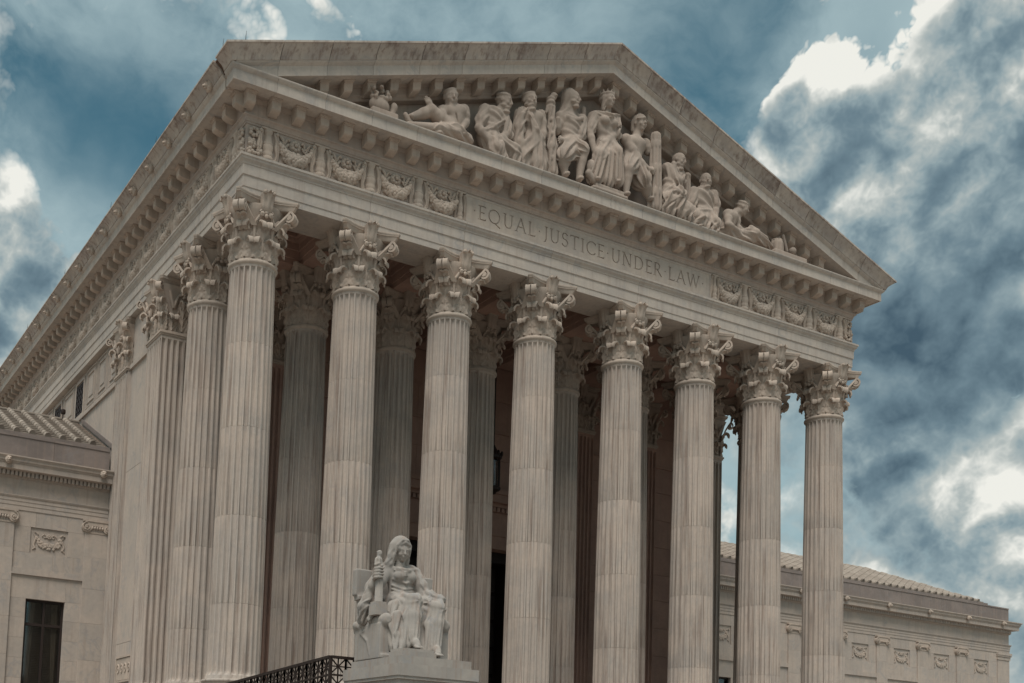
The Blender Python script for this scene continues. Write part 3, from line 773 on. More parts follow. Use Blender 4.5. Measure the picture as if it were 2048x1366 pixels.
# pilasters ---------------------------------------------------------------
def flute_face(w, z0, z1, nf, depth=.115, fil=.28, end=.16):
    """flat face x in [-w/2,w/2], y=0 front (-y outwards), fluted"""
    mb = MB(); f = w/nf
    xs_ = []
    for i in range(nf):
        for u, d in ((0, 0), (fil/2, 0), (fil/2+.001, .0), (fil/2+.09, .6), (.5-.14, .96), (.5, 1), (.5+.14, .96), (1-fil/2-.09, .6), (1-fil/2, 0)):
            xs_.append((-w/2+f*(i+u), d))
    xs_.append((w/2, 0))
    zs = [z0, z0+.3, z0+.34, z0+.5, z1-.34, z1-.26, z1-.21, z1-.18, z1-.16, z1]
    ks = [0, 0, .7, 1, 1, .85, .6, .3, 0, 0]
    rows = [[(x, depth*d*k, z) for x, d in xs_] for z, k in zip(zs, ks)]
    mb.loft(rows, closed=False, caps=False)
    return mb
def pilaster_capital(wx, wy):
    """square capital for a pier wx by wy centred on the origin; z from 0"""
    mb = MB()
    hx, hy = wx/2, wy/2
    for z0, z1, e in ((-.13, -.06, .04), (-.06, .03, .075), (.03, .07, .03)): mb.box(-hx-e, hx+e, -hy-e, hy+e, z0, z1)
    mb.loft([[(sx*(hx+e), sy*(hy+e), z) for sx, sy in ((-1, -1), (1, -1), (1, 1), (-1, 1))] for z, e in ((.06, -.04), (1.2, -.02), (1.7, .08), (1.88, .14))])
    low = leaf_pts(.25, .48, .105, 3.7, .03); upp = leaf_pts(.25, .98, .135, 3.6, .09, ns=31, lobes=11)
    faces = ((0, -1, hx, hy), (-1, 0, hy, hx), (1, 0, hy, hx), (0, 1, hx, hy))
    for nx, ny, half, dist in faces:
        tx, ty = -ny, nx
        pl = lambda t, n, z: (nx*(dist+n)+tx*t, ny*(dist+n)+ty*t, z)
        for q in ((-.52, .52) if half > .45 else (0,)): add_leaf(mb, [[(t+q*half, n+.0, z+.08) for t, n, z in r] for r in low], pl)
        if half > .45: add_leaf(mb, [[(t, n-.02, z+.12) for t, n, z in r] for r in upp], pl)
        if half > .45:
            pf = lambda t, n, z: pl(t, n-.95+.06, z)
            fleuron(mb, pf)
            for sg in (-1, 1):
                pts = [pl(sg*(half*.5-.2*i/5), .05+.02*i/5, 1.0+.55*i/5) for i in range(6)]
                mb.tube(pts, [.07, .07, .065, .06, .05, .04], 6)
                pts = [pl(sg*(half*.5+.24*i/5), .05+.16*i/5, 1.0+.62*i/5) for i in range(6)]
                mb.tube(pts, [.07, .07, .065, .06, .06, .055], 6)
    for sx in (-1, 1):
        for sy in (-1, 1):
            c = Vector((sx*hx, sy*hy, 0)); d = Vector((sx, sy, 0)).normalized(); tt = Vector((-d.y, d.x, 0))
            pl = lambda t, n, z: tuple(c+d*n+tt*t+Vector((0, 0, z)))
            add_leaf(mb, [[(t, n-.03, z+.08) for t, n, z in r] for r in leaf_pts(.20, .48, .105, 3.7, .03)], pl)
            add_leaf(mb, [[(t, n-.04, z+.12) for t, n, z in r] for r in leaf_pts(.22, .98, .135, 3.6, .10, ns=31, lobes=11)], pl)
            pth = [(0, .10+.28*(i/6)**1.2, 1.30+.50*i/6) for i in range(7)]+[(0, n, z) for n, z in spiral(.36, 1.63, .195, .035, math.radians(82), 1.65, 24)]
            ribbon(mb, pth, .24, .05, lambda t, n, z, a: pl(t, n, z))
    rings = []
    for z, de in ((1.87, .08), (1.97, .14), (2.03, .17), (2.045, .21), (2.08, .21), (2.15, .235), (2.168, .22)):
        o = []
        for nx, ny, half, dist in ((0, -1, hx, hy), (1, 0, hy, hx), (0, 1, hx, hy), (-1, 0, hy, hx)):
            tx, ty = -ny, nx
            for i in range(9):
                q = -1+2*i/8; n = dist+de-.10*(1-q*q); t = q*(half+de-.08)
                o.append((nx*n+tx*t, ny*n+ty*t, z))
        rings.append(o)
    mb.loft(rings)
    return fix_normals(mb.mesh('pilaster_capital', 'carve', 40))
def pier(x0, x1, y0, y1, nfx, nfy, mat='shaft', capital=None):
    wx, wy = x1-x0, y1-y0; cxx, cyy = (x0+x1)/2, (y0+y1)/2
    p = W(ob('pilaster', boxm('pilaster', mat, -wx/2+.14, wx/2-.14, -wy/2+.14, wy/2-.14, -14.86, -.1), HOUSE, (cxx, cyy, 0)), HOUSE)
    for nx, ny, w, d, nf in ((0, -1, wx, wy/2, nfx), (-1, 0, wy, wx/2, nfy), (1, 0, wy, wx/2, nfy)):
        if not nf: continue
        f = flute_face(w, -14.2, -.1, nf)
        tx, ty = -ny, nx
        f.v = [(nx*(d-y)+tx*x, ny*(d-y)+ty*x, z) for x, y, z in f.v]
        ob('fluted_face', fix_normals(f.mesh('fluted_face', mat, 35)), p)
    if not nfx: ob('plain_face', boxm('plain_face', mat, -wx/2, wx/2, -wy/2, -wy/2+.15, -14.2, -.1), p)
    ob('pilaster_base', MB().box(-wx/2-.08, wx/2+.08, -wy/2-.08, wy/2+.08, -14.4, -14.2).box(-wx/2-.2, wx/2+.2, -wy/2-.2, wy/2+.2, -14.86, -14.4).mesh('pilaster_base', mat), p)
    ob('capital', capital or pilaster_capital(wx, wy), p)
    return p
AC = pilaster_capital(1.66, 1.75)
pier(-.86, .80, 6.98, 8.73, 7, 7, capital=AC)
pier(X7-.80, X7+.86, 6.98, 8.73, 7, 7, capital=AC)
pier(-.74, .1, 11.75, 13.5, 0, 7)
RC_ = pilaster_capital(1.6, .5)
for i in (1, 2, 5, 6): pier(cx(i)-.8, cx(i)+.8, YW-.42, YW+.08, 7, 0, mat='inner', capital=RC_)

# ------------------------------------------------------------------ side walls of the main block
XS = -.56
side = W(ob('side_wall', boxm('side_wall', 'wall', XS+.03, 1.2, 8.7, YB-1, -14.86, 2.2), HOUSE), HOUSE)
W(ob('side_wall', boxm('side_wall', 'wall', X7-1.2, X7+.55, 8.7, YB-1, -14.86, 2.2), HOUSE), HOUSE)
def sblock(name, mat, y0, y1, z0, z1, xo, xi=XS+.031, parent=None):
    return ob(name, boxm(name, mat, xo, xi, y0, y1, z0, z1), parent or side)
def frame_(y0, y1, z0, z1, w, xo):
    m = MB(); m.box(xo, XS+.03, y0, y1, z1-w, z1); m.box(xo, XS+.03, y0, y1, z0, z0+w); m.box(xo, XS+.03, y0, y0+w, z0+w, z1-w); m.box(xo, XS+.03, y1-w, y1, z0+w, z1-w); return m
# recess between the piers: big blocks, slot window, carved panel
zz = [-14.8, -12.0, -4.6, -.08]
for a, b in zip(zz, zz[1:]): sblock('wall_block', 'wall', 8.74, 11.74, a+.008, b-.008, XS)
sblock('wall_block', 'wall', 8.74, 11.74, .10, 2.15, XS-.0)
sblock('string_course', 'wall', 8.74, 11.75, -.10, .08, XS-.10)
sblock('slot_window', 'dark', 9.40, 9.54, -11.8, -10.15, XS-.004)
pan = sblock('carved_panel', 'carve', 9.45, 11.4, -13.55, -12.65, XS-.03)
ob('panel_frame', frame_(9.35, 11.5, -13.65, -12.55, .08, XS-.06).mesh('panel_frame', 'carve'), pan)
for k in range(4):
    m = MB().tube([(XS-.03, 9.7+.48*k+.16*math.cos(a*.7)*(1-a/16), -13.1+(.24*math.sin(a*.7))*(1-a/16)) for a in range(14)], .035, 6); ob('carved_scroll', m.mesh('carved_scroll', 'carve', 60), pan)
# smooth wall behind the wing roof
yy = [13.5, 16.2, 19.0, 22.0, 25.0, 29.0, 33, 38, 44, 52, YB-1]
for a, b in zip(yy, yy[1:]):
    sblock('wall_block', 'wall', a+.008, b-.008, -5.0, -.17, XS)
sblock('string_course', 'wall', 13.5, YB-1, -.17, .03, XS-.09)
# attic band of framed panels and grilled windows
def frame(y0, y1, z0, z1, w, xo):
    m = MB()
    m.box(xo, XS+.03, y0, y1, z1-w, z1); m.box(xo, XS+.03, y0, y1, z0, z0+w); m.box(xo, XS+.03, y0, y0+w, z0+w, z1-w); m.box(xo, XS+.03, y1-w, y1, z0+w, z1-w); return m
bays = [(13.6, 15.36, 0), (15.5, 17.25, 0), (17.4, 19.2, 0), (19.5, 21.1, 1), (21.3, 23.6, 0), (23.9, 25.5, 1), (25.7, 28, 0), (28.2, 29.8, 1), (30, 32.3, 0)]
for a, b, k in bays:
    if k:
        wn = sblock('attic_window', 'glass', a+.12, b-.12, .05, 1.78, XS+.0)
        m = MB()
        n = 4
        for i in range(n+1):
            q = (b-a-.24)*i/n
            m.tube([(XS-.02, a+.12+q, .06), (XS-.02, a+.12+q, 1.77)], .018, 4)
        for j in range(6):
            for i in range(n):
                w_ = (b-a-.24)/n; y = a+.12+w_*i; z = .06+.285*j
                m.tube([(XS-.02, y, z), (XS-.02, y+w_, z+.285)], .016, 4); m.tube([(XS-.02, y+w_, z), (XS-.02, y, z+.285)], .016, 4)
        ob('window_grille', m.mesh('window_grille', 'grille'), wn)
        ob('window_frame', frame(a, b, .035, 1.95, .12, XS-.05).mesh('window_frame', 'wall'), wn)
    else:
        p = sblock('attic_panel', 'wall', a+.03, b-.03, .04, 2.12, XS-.0)
        ob('panel_moulding', frame(a+.12, b-.12, .12, 2.02, .05, XS-.05).mesh('panel_moulding', 'wall'), p)
        ob('panel_moulding', frame(a+.30, b-.30, .34, 1.80, .05, XS-.05).mesh('panel_moulding', 'wall'), p)
        ob('panel_moulding', boxm('panel_field', 'wall', XS-.03, XS+.02, a+.55, b-.55, .62, 1.52), p)

# ------------------------------------------------------------------ sculpting in a distance field
FOLD = 1.0
class Sc:
    def __init__(s, lo, hi, h):
        s.lo = np.array(lo, float); s.h = h
        s.ax = [np.arange(lo[i], hi[i]+h, h, dtype=np.float32) for i in range(3)]
        s.F = np.full([len(a) for a in s.ax], 9.0, np.float32)
    def reg(s, lo, hi):
        sl = []
        for i in range(3):
            a = max(0, int((lo[i]-s.ax[i][0])/s.h)); b = min(len(s.ax[i]), int((hi[i]-s.ax[i][0])/s.h)+2)
            if b <= a: return None
            sl.append(slice(a, b))
        return tuple(sl)
    def put(s, lo, hi, fn, k, sub=False):
        m = k+3*s.h
        r = s.reg([v-m for v in lo], [v+m for v in hi])
        if r is None: return s
        X = s.ax[0][r[0]][:, None, None]; Y = s.ax[1][r[1]][None, :, None]; Z = s.ax[2][r[2]][None, None, :]
        d = fn(X, Y, Z); a = s.F[r]
        if sub:
            b = -d; hh = np.maximum(k-np.abs(a-b), 0)/k; s.F[r] = np.maximum(a, b)+hh*hh*k*.25
        else:
            hh = np.maximum(k-np.abs(a-d), 0)/k; s.F[r] = np.minimum(a, d)-hh*hh*k*.25
        return s
    def cap(s, a, b, ra, rb=None, k=.05, fold=None, sub=False, sq=None):
        """round cone a->b; fold=(count, depth, phase, twist) makes cloth folds running along it"""
        rb = ra if rb is None else rb
        a = np.array(a, float); b = np.array(b, float); ab = b-a; L2 = max(float(ab@ab), 1e-9); L = math.sqrt(L2); w = ab/L
        up = np.array([0, 0, 1.0]) if abs(w[2]) < .9 else np.array([0, -1.0, 0])
        p = np.cross(w, up); p /= np.linalg.norm(p); q = np.cross(p, w)
        fold = (fold[0], fold[1]*FOLD, fold[2], fold[3]) if fold else None
        R = max(ra, rb)*1.15+(fold[1]*1.4 if fold else 0)
        def fn(X, Y, Z):
            dx, dy, dz = X-a[0], Y-a[1], Z-a[2]
            t0 = (dx*ab[0]+dy*ab[1]+dz*ab[2])/L2; t = np.clip(t0, 0, 1)
            ex, ey, ez = dx-t*ab[0], dy-t*ab[1], dz-t*ab[2]
            d = np.sqrt(ex*ex+ey*ey+ez*ez)-(ra+(rb-ra)*t)
            if fold:
                ang = np.arctan2(ex*q[0]+ey*q[1]+ez*q[2], ex*p[0]+ey*p[1]+ez*p[2])
                ph = ang*fold[0]+fold[2]+fold[3]*t*6.28
                d = d+fold[1]*(np.sin(ph)+.4*np.sin(ph*1.7+2*t))*(.35+.65*t)
            return d
        return s.put(np.minimum(a, b)-R, np.maximum(a, b)+R, fn, k, sub)
    def chain(s, pts, rad, k=.05, **kw):
        for i in range(len(pts)-1): s.cap(pts[i], pts[i+1], rad[i], rad[i+1], k, **kw)
        return s
    def ell(s, c, r, k=.05, R=None, sub=False, wave=None):
        wave = (wave[0], wave[1]*FOLD) if wave else None
        c = np.array(c, float); r = np.array(r, float); Rm = np.eye(3) if R is None else np.array(R, float)
        m = float(r.max())+(wave[1] if wave else 0)
        def fn(X, Y, Z):
            dx, dy, dz = X-c[0], Y-c[1], Z-c[2]
            u = [(dx*Rm[i][0]+dy*Rm[i][1]+dz*Rm[i][2])/r[i] for i in range(3)]
            q = np.sqrt(u[0]**2+u[1]**2+u[2]**2)
            d = (q-1)*float(r.min()) if r.max()/r.min() < 1.3 else q*(q-1)/np.maximum(np.sqrt((u[0]/r[0])**2+(u[1]/r[1])**2+(u[2]/r[2])**2), 1e-4)
            if wave: d = d+wave[1]*np.sin((dx*wave[0][0]+dy*wave[0][1]+dz*wave[0][2])+1.5*np.sin(dz*5+dx*3))
            return d
        return s.put(c-m, c+m, fn, k, sub)
    def box(s, lo, hi, k=.03, rnd=.02, sub=False):
        lo = np.array(lo, float); hi = np.array(hi, float); c = (lo+hi)/2; b = (hi-lo)/2-rnd
        def fn(X, Y, Z):
            q = [np.abs(X-c[0])-b[0], np.abs(Y-c[1])-b[1], np.abs(Z-c[2])-b[2]]
            return np.sqrt(np.maximum(q[0], 0)**2+np.maximum(q[1], 0)**2+np.maximum(q[2], 0)**2)+np.minimum(np.maximum(q[0], np.maximum(q[1], q[2])), 0)-rnd
        return s.put(lo, hi, fn, k, sub)
    def mesh(s, name, mat, cut=None):
        F = s.F.copy()
        F[0], F[-1], F[:, 0], F[:, -1], F[:, :, 0], F[:, :, -1] = 1, 1, 1, 1, 1, 1
        S = F < 0
        n0, n1, n2 = F.shape
        cor = [(i, j, k) for i in (0, 1) for j in (0, 1) for k in (0, 1)]
        V = lambda A, o: A[o[0]:n0-1+o[0], o[1]:n1-1+o[1], o[2]:n2-1+o[2]]
        cnt = sum(V(S, o).astype(np.int8) for o in cor)
        act = (cnt > 0) & (cnt < 8)
        idx = np.argwhere(act); ids = -np.ones(act.shape, np.int64); ids[act] = np.arange(len(idx))
        acc = np.zeros((len(idx), 3)); num = np.zeros(len(idx))
        I, J, K = idx.T
        for a in cor:
            for ax in range(3):
                if a[ax]: continue
                b = list(a); b[ax] = 1
                fa = F[I+a[0], J+a[1], K+a[2]]; fb = F[I+b[0], J+b[1], K+b[2]]
                m = (fa < 0) != (fb < 0)
                t = np.where(m, fa/np.where(m, fa-fb, 1), 0)
                pt = np.repeat(np.array([a], float), len(idx), 0); pt[:, ax] += t
                acc[m] += pt[m]; num[m] += 1
        P = (idx+acc/num[:, None])*s.h+np.array([s.ax[i][0] for i in range(3)])
        quads = []
        for ax in range(3):
            o1, o2 = (ax+1) % 3, (ax+2) % 3
            A = np.moveaxis(S, ax, 0); e = A[:-1] != A[1:]
            e = np.moveaxis(e, 0, ax); inside = np.moveaxis(A[:-1], 0, ax)
            pts = np.argwhere(e)
            ok = (pts[:, o1] > 0) & (pts[:, o2] > 0) & (pts[:, o1] < act.shape[o1]) & (pts[:, o2] < act.shape[o2])
            pts = pts[ok]; fl = inside[tuple(pts.T)]
            def gid(d1, d2):
                q = pts.copy(); q[:, o1] -= d1; q[:, o2] -= d2; return ids[tuple(q.T)]
            Q = np.stack([gid(1, 1), gid(0, 1), gid(0, 0), gid(1, 0)], 1)
            Q[~fl] = Q[~fl][:, ::-1]
            quads.append(Q)
        Q = np.concatenate(quads); Q = Q[(Q >= 0).all(1)]
        me = bpy.data.meshes.new(name)
        me.vertices.add(len(P)); me.vertices.foreach_set('co', P.astype(np.float32).ravel())
        me.loops.add(len(Q)*4); me.loops.foreach_set('vertex_index', Q.astype(np.int32).ravel())
        me.polygons.add(len(Q)); me.polygons.foreach_set('loop_start', np.arange(0, len(Q)*4, 4, dtype=np.int32))
        me.update(calc_edges=True); me.validate()
        me.polygons.foreach_set('use_smooth', [True]*len(me.polygons))
        me.materials.append(MAT[mat]); return me

def make_lion():
    s = Sc((-.42, -.62, -.42), (.42, .1, .42), .022)
    s.ell((0, -.08, 0), (.30, .20, .32), .06)
    for k in range(11):
        a = 2*math.pi*k/11; s.ell((.25*math.cos(a), -.12, .26*math.sin(a)), (.10, .12, .10), .05)
    s.ell((0, -.26, .02), (.20, .18, .22), .06); s.ell((0, -.40, -.07), (.115, .14, .10), .05)
    s.ell((0, -.47, -.02), (.06, .06, .045), .03); s.ell((0, -.37, -.19), (.085, .10, .05), .03)
    for sg in (-1, 1):
        s.ell((sg*.085, -.42, .075), (.05, .05, .035), .02, sub=True); s.ell((sg*.10, -.36, .13), (.08, .07, .035), .04)
        s.ell((sg*.19, -.22, .20), (.065, .06, .07), .03)
    s.ell((0, -.46, -.135), (.075, .09, .028), .02, sub=True)
    return s.mesh('lion_head', 'carve')
LION = make_lion()
for k in range(26): ob('lion_head', LION, cornice, (-1.82, .06+2.06*k, 5.99), rotz=-math.pi/2, scale=(.58, .58, .56))

# ------------------------------------------------------------------ wings
TILE_L = .46
def cover_tile():
    rows = []
    for y, r in ((0, .125), (.03, .13), (.06, .128), (TILE_L+.04, .105)):
        rows.append([(r*1.05*math.cos(math.pi*j/8), y, r*1.15*math.sin(math.pi*j/8)+.0) for j in range(9)]+[(-r*.9, y, -.02), (r*.9, y, -.02)])
    mb = MB().loft(rows)
    return fix_normals(mb.mesh('cover_tile', 'tile', 50))
CT = cover_tile()
def end_tile():
    mb = MB().join(MB().loft([[(r*math.cos(2*math.pi*j/12), y, r*1.1*math.sin(2*math.pi*j/12)+.02) for j in range(12)] for y, r in ((-.02, .10), (-.03, .135), (.02, .14), (.10, .13))]))
    return fix_normals(mb.mesh('antefix', 'tile', 40))
ET = end_tile()
def volute_mesh():
    mb = MB(); r = .24
    pts = [(r0*math.cos(a), -.05, r0*math.sin(a)) for a, r0 in ((math.radians(90)-i*2*math.pi*2.1/40, r*(.13)**(i/40)) for i in range(41))]
    mb.tube(pts, [.034*(1-.5*i/40) for i in range(41)], 6)
    mb.loft([[(r*.98*math.cos(2*math.pi*j/20), y, r*.98*math.sin(2*math.pi*j/20)) for j in range(20)] for y in (.2, -.03)])
    mb.ball((0, -.06, 0), .045, 8, 6)
    return fix_normals(mb.mesh('volute', 'carve', 40))
VOL = volute_mesh()
def swag_relief():
    mb = MB(); rng = random.Random(5)
    for i in range(90):
        t = rng.uniform(-1, 1); a = math.pi*(1+.5*(t+1)); q = rng.uniform(.55, 1)
        half = .13*(1-.6*abs(t)); rr = .50-rng.uniform(0, 1)*2*half
        mb.ball((rr*1.02*math.cos(a), -.045, .10+rr*.92*math.sin(a)), rng.uniform(.04, .065), 6, 4, (1, .8, 1))
    for sg in (-1, 1):
        pts = [(sg*(.17+.10*math.cos(a)*(1-a/9)), -.035, .16+.10*math.sin(a)*(1-a/9)) for a in [i*.5 for i in range(14)]]
        mb.tube(pts, .025, 5)
        mb.tube([(sg*.52, -.03, .12), (sg*.60, -.035, .25), (sg*.5, -.03, .3), (sg*.42, -.035, .22)], .03, 5)
        mb.tube([(sg*.50, -.03, .05), (sg*.58, -.035, -.2), (sg*.52, -.03, -.34), (sg*.62, -.03, -.42)], [.035, .04, .05, .02], 5)
    for k in range(7):
        a = 2*math.pi*k/7; mb.ball((.07*math.cos(a), -.05, .17+.07*math.sin(a)), .04, 6, 4)
    mb.ball((0, -.07, .17), .04, 6, 4)
    return fix_normals(mb.mesh('swag_relief', 'carve', 50))
SWAG = swag_relief()
WLION = LION
def wing(label, xa, xb, pil, dz, YWg=13.5, detail_tiles=False, hip=None, corner=None):
    """xa<xb: extent; pil: pilaster centres; corner: x of a free corner"""
    root = thing('wing_building', label, 'building', ((xa+xb)/2, YWg+8, GZ))
    def P(o): return W(o, root)
    def B(name, mat, x0, x1, e, z0, z1, depth=.5, parent=None):
        o = ob(name, boxm(name, mat, x0, x1, YWg-e, YWg+depth, z0+dz, z1+dz), parent or root)
        return o if parent else P(o)
    core = P(ob('wall', MB().box(xa, xb-.06, YWg+.42, YWg+16, -18.85, -4.3+dz).mesh('wall', 'wall'), root))
    # entablature, mitred round the free corner
    def R(name, mat, prof, smooth=None, split=None, parent=None):
        rings = [[(xa, YWg-e, z+dz) for e, z in prof]]
        if corner is None: rings.append([(xb, YWg-e, z+dz) for e, z in prof])
        else:
            rings.append([(corner+e, YWg-e, z+dz) for e, z in prof]); rings.append([(corner+e, YWg+14, z+dz) for e, z in prof])
        o = ob(name, fix_normals(MB().loft(rings).mesh(name, mat, smooth)), parent or root)
        return o if parent else P(o)
    ent = R('architrave', 'wall', [(-.4, -6.46), (.03, -6.46), (.03, -6.28), (.05, -6.27), (.05, -6.11), (.07, -6.10), (.07, -5.96), (.10, -5.94), (.13, -5.88), (.13, -5.85), (-.4, -5.85)])
    R('frieze', 'wall', [(-.4, -5.85), (.0, -5.85), (.0, -5.14), (-.4, -5.14)])
    cor = R('cornice', 'wall', [(-.4, -5.14), (.04, -5.14), (.06, -5.09), (.10, -5.08), (.10, -4.87), (.27, -4.86), (.30, -4.845), (.46, -4.84), (.46, -4.62), (.49, -4.60), (.49, -4.57), (.54, -4.52), (.55, -4.42), (.60, -4.36), (.62, -4.35), (.62, -4.30), (-.4, -4.20)])
    d = boxm('dentil', 'wall', -.055, .055, -.25, -.09, -5.06+dz, -4.87+dz)
    x = xa+.1
    while x < xb-.05:
        ob('dentil', d, cor, (x, YWg, 0)); x += .172
    # parapet
    px = [xa]+[p+2.0 for p in sorted(pil) if xa < p+2.0 < xb-1]+[xb-.05 if corner is None else corner]
    for a, b in zip(px, px[1:]):
        pb = B('parapet_block', 'parapet', a+.006, b-.006, .0, -4.28, -3.34, .5)
        B('parapet_coping', 'parapet', a+.006, b-.006, .03, -3.335, -3.25, .5, pb)
        if corner is not None and b == corner: ob('parapet_return', boxm('parapet_return', 'parapet', corner-.5, corner-.001, YWg+.501, YWg+14, -4.28+dz, -3.25+dz), pb)
    # pilasters
    for i, pc in enumerate(pil):
        p = B('pilaster', 'wall', pc-.51, pc+.51, .08, -8.1, -6.46)
        for a, b in ((-9.5, -8.1), (-11.0, -9.5), (-12.6, -11.0), (-14.2, -12.6), (-18.85, -14.2)):
            B('pilaster_block', 'wall', pc-.51, pc+.51, .08, a+.003, b-.003, .5, p)
        cp = ob('capital', MB().box(pc-.62, pc+.62, YWg-.18, YWg, -6.56+dz, -6.462+dz).box(pc-.5, pc+.5, YWg-.15, YWg, -6.74+dz, -6.56+dz).box(pc-.49, pc+.49, YWg-.10, YWg, -7.06+dz, -6.97+dz).mesh('capital', 'carve'), p)
        for sg in (-1, 1): ob('volute', VOL, cp, (pc+sg*.46, YWg-.13, -6.80+dz), scale=(sg*.92, .8, .92))
        eg = MB()
        for k in range(5): eg.ball((pc-.22+.11*k, YWg-.15, -6.82+dz), .05, 6, 5, (1, 1, 1.5))
        ob('egg_moulding', eg.mesh('egg_moulding', 'carve', 60), cp)
        ob('lion_head', WLION, cor, (pc, YWg-.55, -4.53+dz), scale=(.42, .55, .46))
    if corner is not None:
        p = ob('corner_pier', boxm('corner_pier', 'wall', corner-1.35, corner-.04, YWg-.06, YWg+6, -18.85, -6.95+dz), root); P(p)
        ob('pier_cap', MB().box(corner-1.38, corner+.03, YWg-.10, YWg+6, -6.95+dz, -6.72+dz).box(corner-1.41, corner+.07, YWg-.15, YWg+6, -6.72+dz, -6.62+dz).box(corner-1.43, corner+.10, YWg-.18, YWg+6, -6.62+dz, -6.462+dz).mesh('pier_cap', 'wall'), p)
        ob('lion_head', WLION, cor, (corner-1.5, YWg-.55, -4.53+dz), scale=(.42, .55, .46))
    # bays
    ends = sorted(pil)
    if corner is not None: ends = ends+[corner-.84]
    for a, b in zip(ends, ends[1:]):
        x0, x1 = a+.51, b-.51; xc = (x0+x1)/2
        def wb(p, q, z0, z1, e=0.0): return P(ob('wall_block', boxm('wall_block', 'wall', p+.003, q-.003, YWg-e, YWg+.42, z0+dz+.003, z1+dz-.003), root))
        w3 = (x1-x0)
        wb(x0, x0+w3*.30, -7.12, -6.46); wb(x0+w3*.30, x0+w3*.74, -7.12, -6.46); wb(x0+w3*.74, x1, -7.12, -6.46)
        wb(x0, xc-.80, -8.22, -7.12); wb(xc+.80, x1, -8.22, -7.12)
        rp = P(ob('relief_panel', boxm('relief_panel', 'wall', xc-.80, xc+.80, YWg+.06, YWg+.40, -8.215+dz, -7.125+dz), root))
        ob('swag', SWAG, rp, (xc, YWg+.06, -7.62+dz), scale=(1.12, .7, 1.05))
        wb(x0, xc+.2, -8.92, -8.22); wb(xc+.2, x1, -8.92, -8.22)
        bn = P(ob('band', MB().box(x0, x1, YWg-.05, YWg+.4, -9.12+dz, -8.92+dz).box(x0, x1, YWg-.08, YWg+.4, -9.19+dz, -9.12+dz).mesh('band', 'wall'), root))
        wb(x0, xc+.83, -10.18, -9.19); wb(xc+.83, x1, -10.18, -9.19)
        zz = [-10.18, -11.0, -11.85, -12.7, -13.55, -14.4]
        for q, r in zip(zz[1:], zz): wb(x0, xc-.83, q, r); wb(xc+.83, x1, q, r)
        wb(x0, x1, -18.85-dz, -14.4)
        wi = P(ob('window', boxm('window', 'dark', xc-.83, xc+.83, YWg+.385, YWg+.405, -14.4+dz, -10.18+dz), root))
        ob('pane', boxm('pane', 'pane', xc-.73, xc+.73, YWg+.262, YWg+.27, -14.4+dz, -10.28+dz), wi)
        f = MB()
        for bb in ((xc-.825, xc-.73, -14.4, -10.185), (xc+.73, xc+.825, -14.4, -10.185), (xc-.73, xc+.73, -10.28, -10.185), (xc-.73, xc+.73, -11.30, -11.18), (xc-.05, xc+.05, -11.18, -10.28), (xc-.05, xc+.05, -14.4, -11.30)):
            f.box(bb[0], bb[1], YWg+.18, YWg+.33, bb[2]+dz, bb[3]+dz)
        ob('window_frame', f.mesh('window_frame', 'bronze'), wi)
        if detail_tiles:
            s = boxm('blind_slat', 'blind', -.66, .66, 0, .012, 0, .042)
            for k in range(56): ob('blind_slat', s, wi, (xc, YWg+.355, -14.3+dz+.072*k))
            for sg in (-1, 1):
                c = MB(); rows = []
                for i in range(9):
                    z = -14.3+4.05*i/8; wid = .12+.16*(i/8)
                    rows.append([(xc+sg*(.62-wid*j/8), YWg+.335+.012*math.cos(j*2.4), z+dz) for j in range(9)])
                c.loft(rows, False, False); ob('curtain', c.mesh('curtain', 'curtain', 60), wi)
    # tiled roof
    y0, z0, y1, z1 = YWg+.40, -3.02+dz, YWg+6.0, -.43+dz
    sl = (z1-z0)/(y1-y0); ang = math.atan(sl); Ls = math.hypot(y1-y0, z1-z0)
    roof_rt = xb if corner is None else corner-1.9
    def lim(x):      # slope length available at x (hip at a free corner)
        return Ls if hip is None else min(Ls, max(0.0, (roof_rt-x))*math.hypot(1, sl)*1.0)
    tri = [(xa, y0, z0-.06), (roof_rt, y0, z0-.06), (roof_rt-(y1-y0) if hip else roof_rt, y1, z1-.06), (xa, y1, z1-.06)]
    low = [(x, y, z-.25) for x, y, z in tri]
    roof = P(ob('roof', fix_normals(MB().loft([tri, low]).mesh('roof', 'gapshade')), root))
    if hip: ob('roof_hip', fix_normals(MB().add([(roof_rt, y0, z0-.06), (roof_rt, y1+6, z0-.06), (roof_rt-(y1-y0), y1, z1-.06), (roof_rt, y0, z0-.5), (roof_rt, y1+6, z0-.5), (roof_rt-(y1-y0), y1, z0-.5)], [(0, 1, 2), (3, 5, 4), (0, 3, 4, 1), (1, 4, 5, 2), (2, 5, 3, 0)]).mesh('roof_hip', 'tile')), roof)
    rot = Matrix.Rotation(ang, 4, 'X')
    n = int(Ls/TILE_L)
    sp = .66
    xs_ = []
    x = (xb-.74) if corner is None else roof_rt-.3
    while x > xa+.2: xs_.append(x); x -= sp
    # pan tiles: tilted slabs with a lap at each course
    pm = MB()
    for x in ([xs_[0]+sp*.86]+xs_ if corner is None else xs_):
        m = int(lim(x-.33)/TILE_L)
        for k in range(m):
            s0 = k*TILE_L; 
            q = []
            for (dx0, ds, dh) in ((-.33, 0, .085), (.33, 0, .085), (.33, TILE_L+.03, .005), (-.33, TILE_L+.03, .005)):
                ss = s0+ds; q.append((x-.33+dx0, y0+ss*math.cos(ang)-dh*math.sin(ang)*0, z0-.03+ss*math.sin(ang)+dh))
            q2 = [(a, b, c-.05) for a, b, c in q]
            pm.loft([q, q2])
    po = ob('pan_tiles', fix_normals(pm.mesh('pan_tiles', 'tile')), roof); po['kind'] = 'stuff'
    sm = MB()
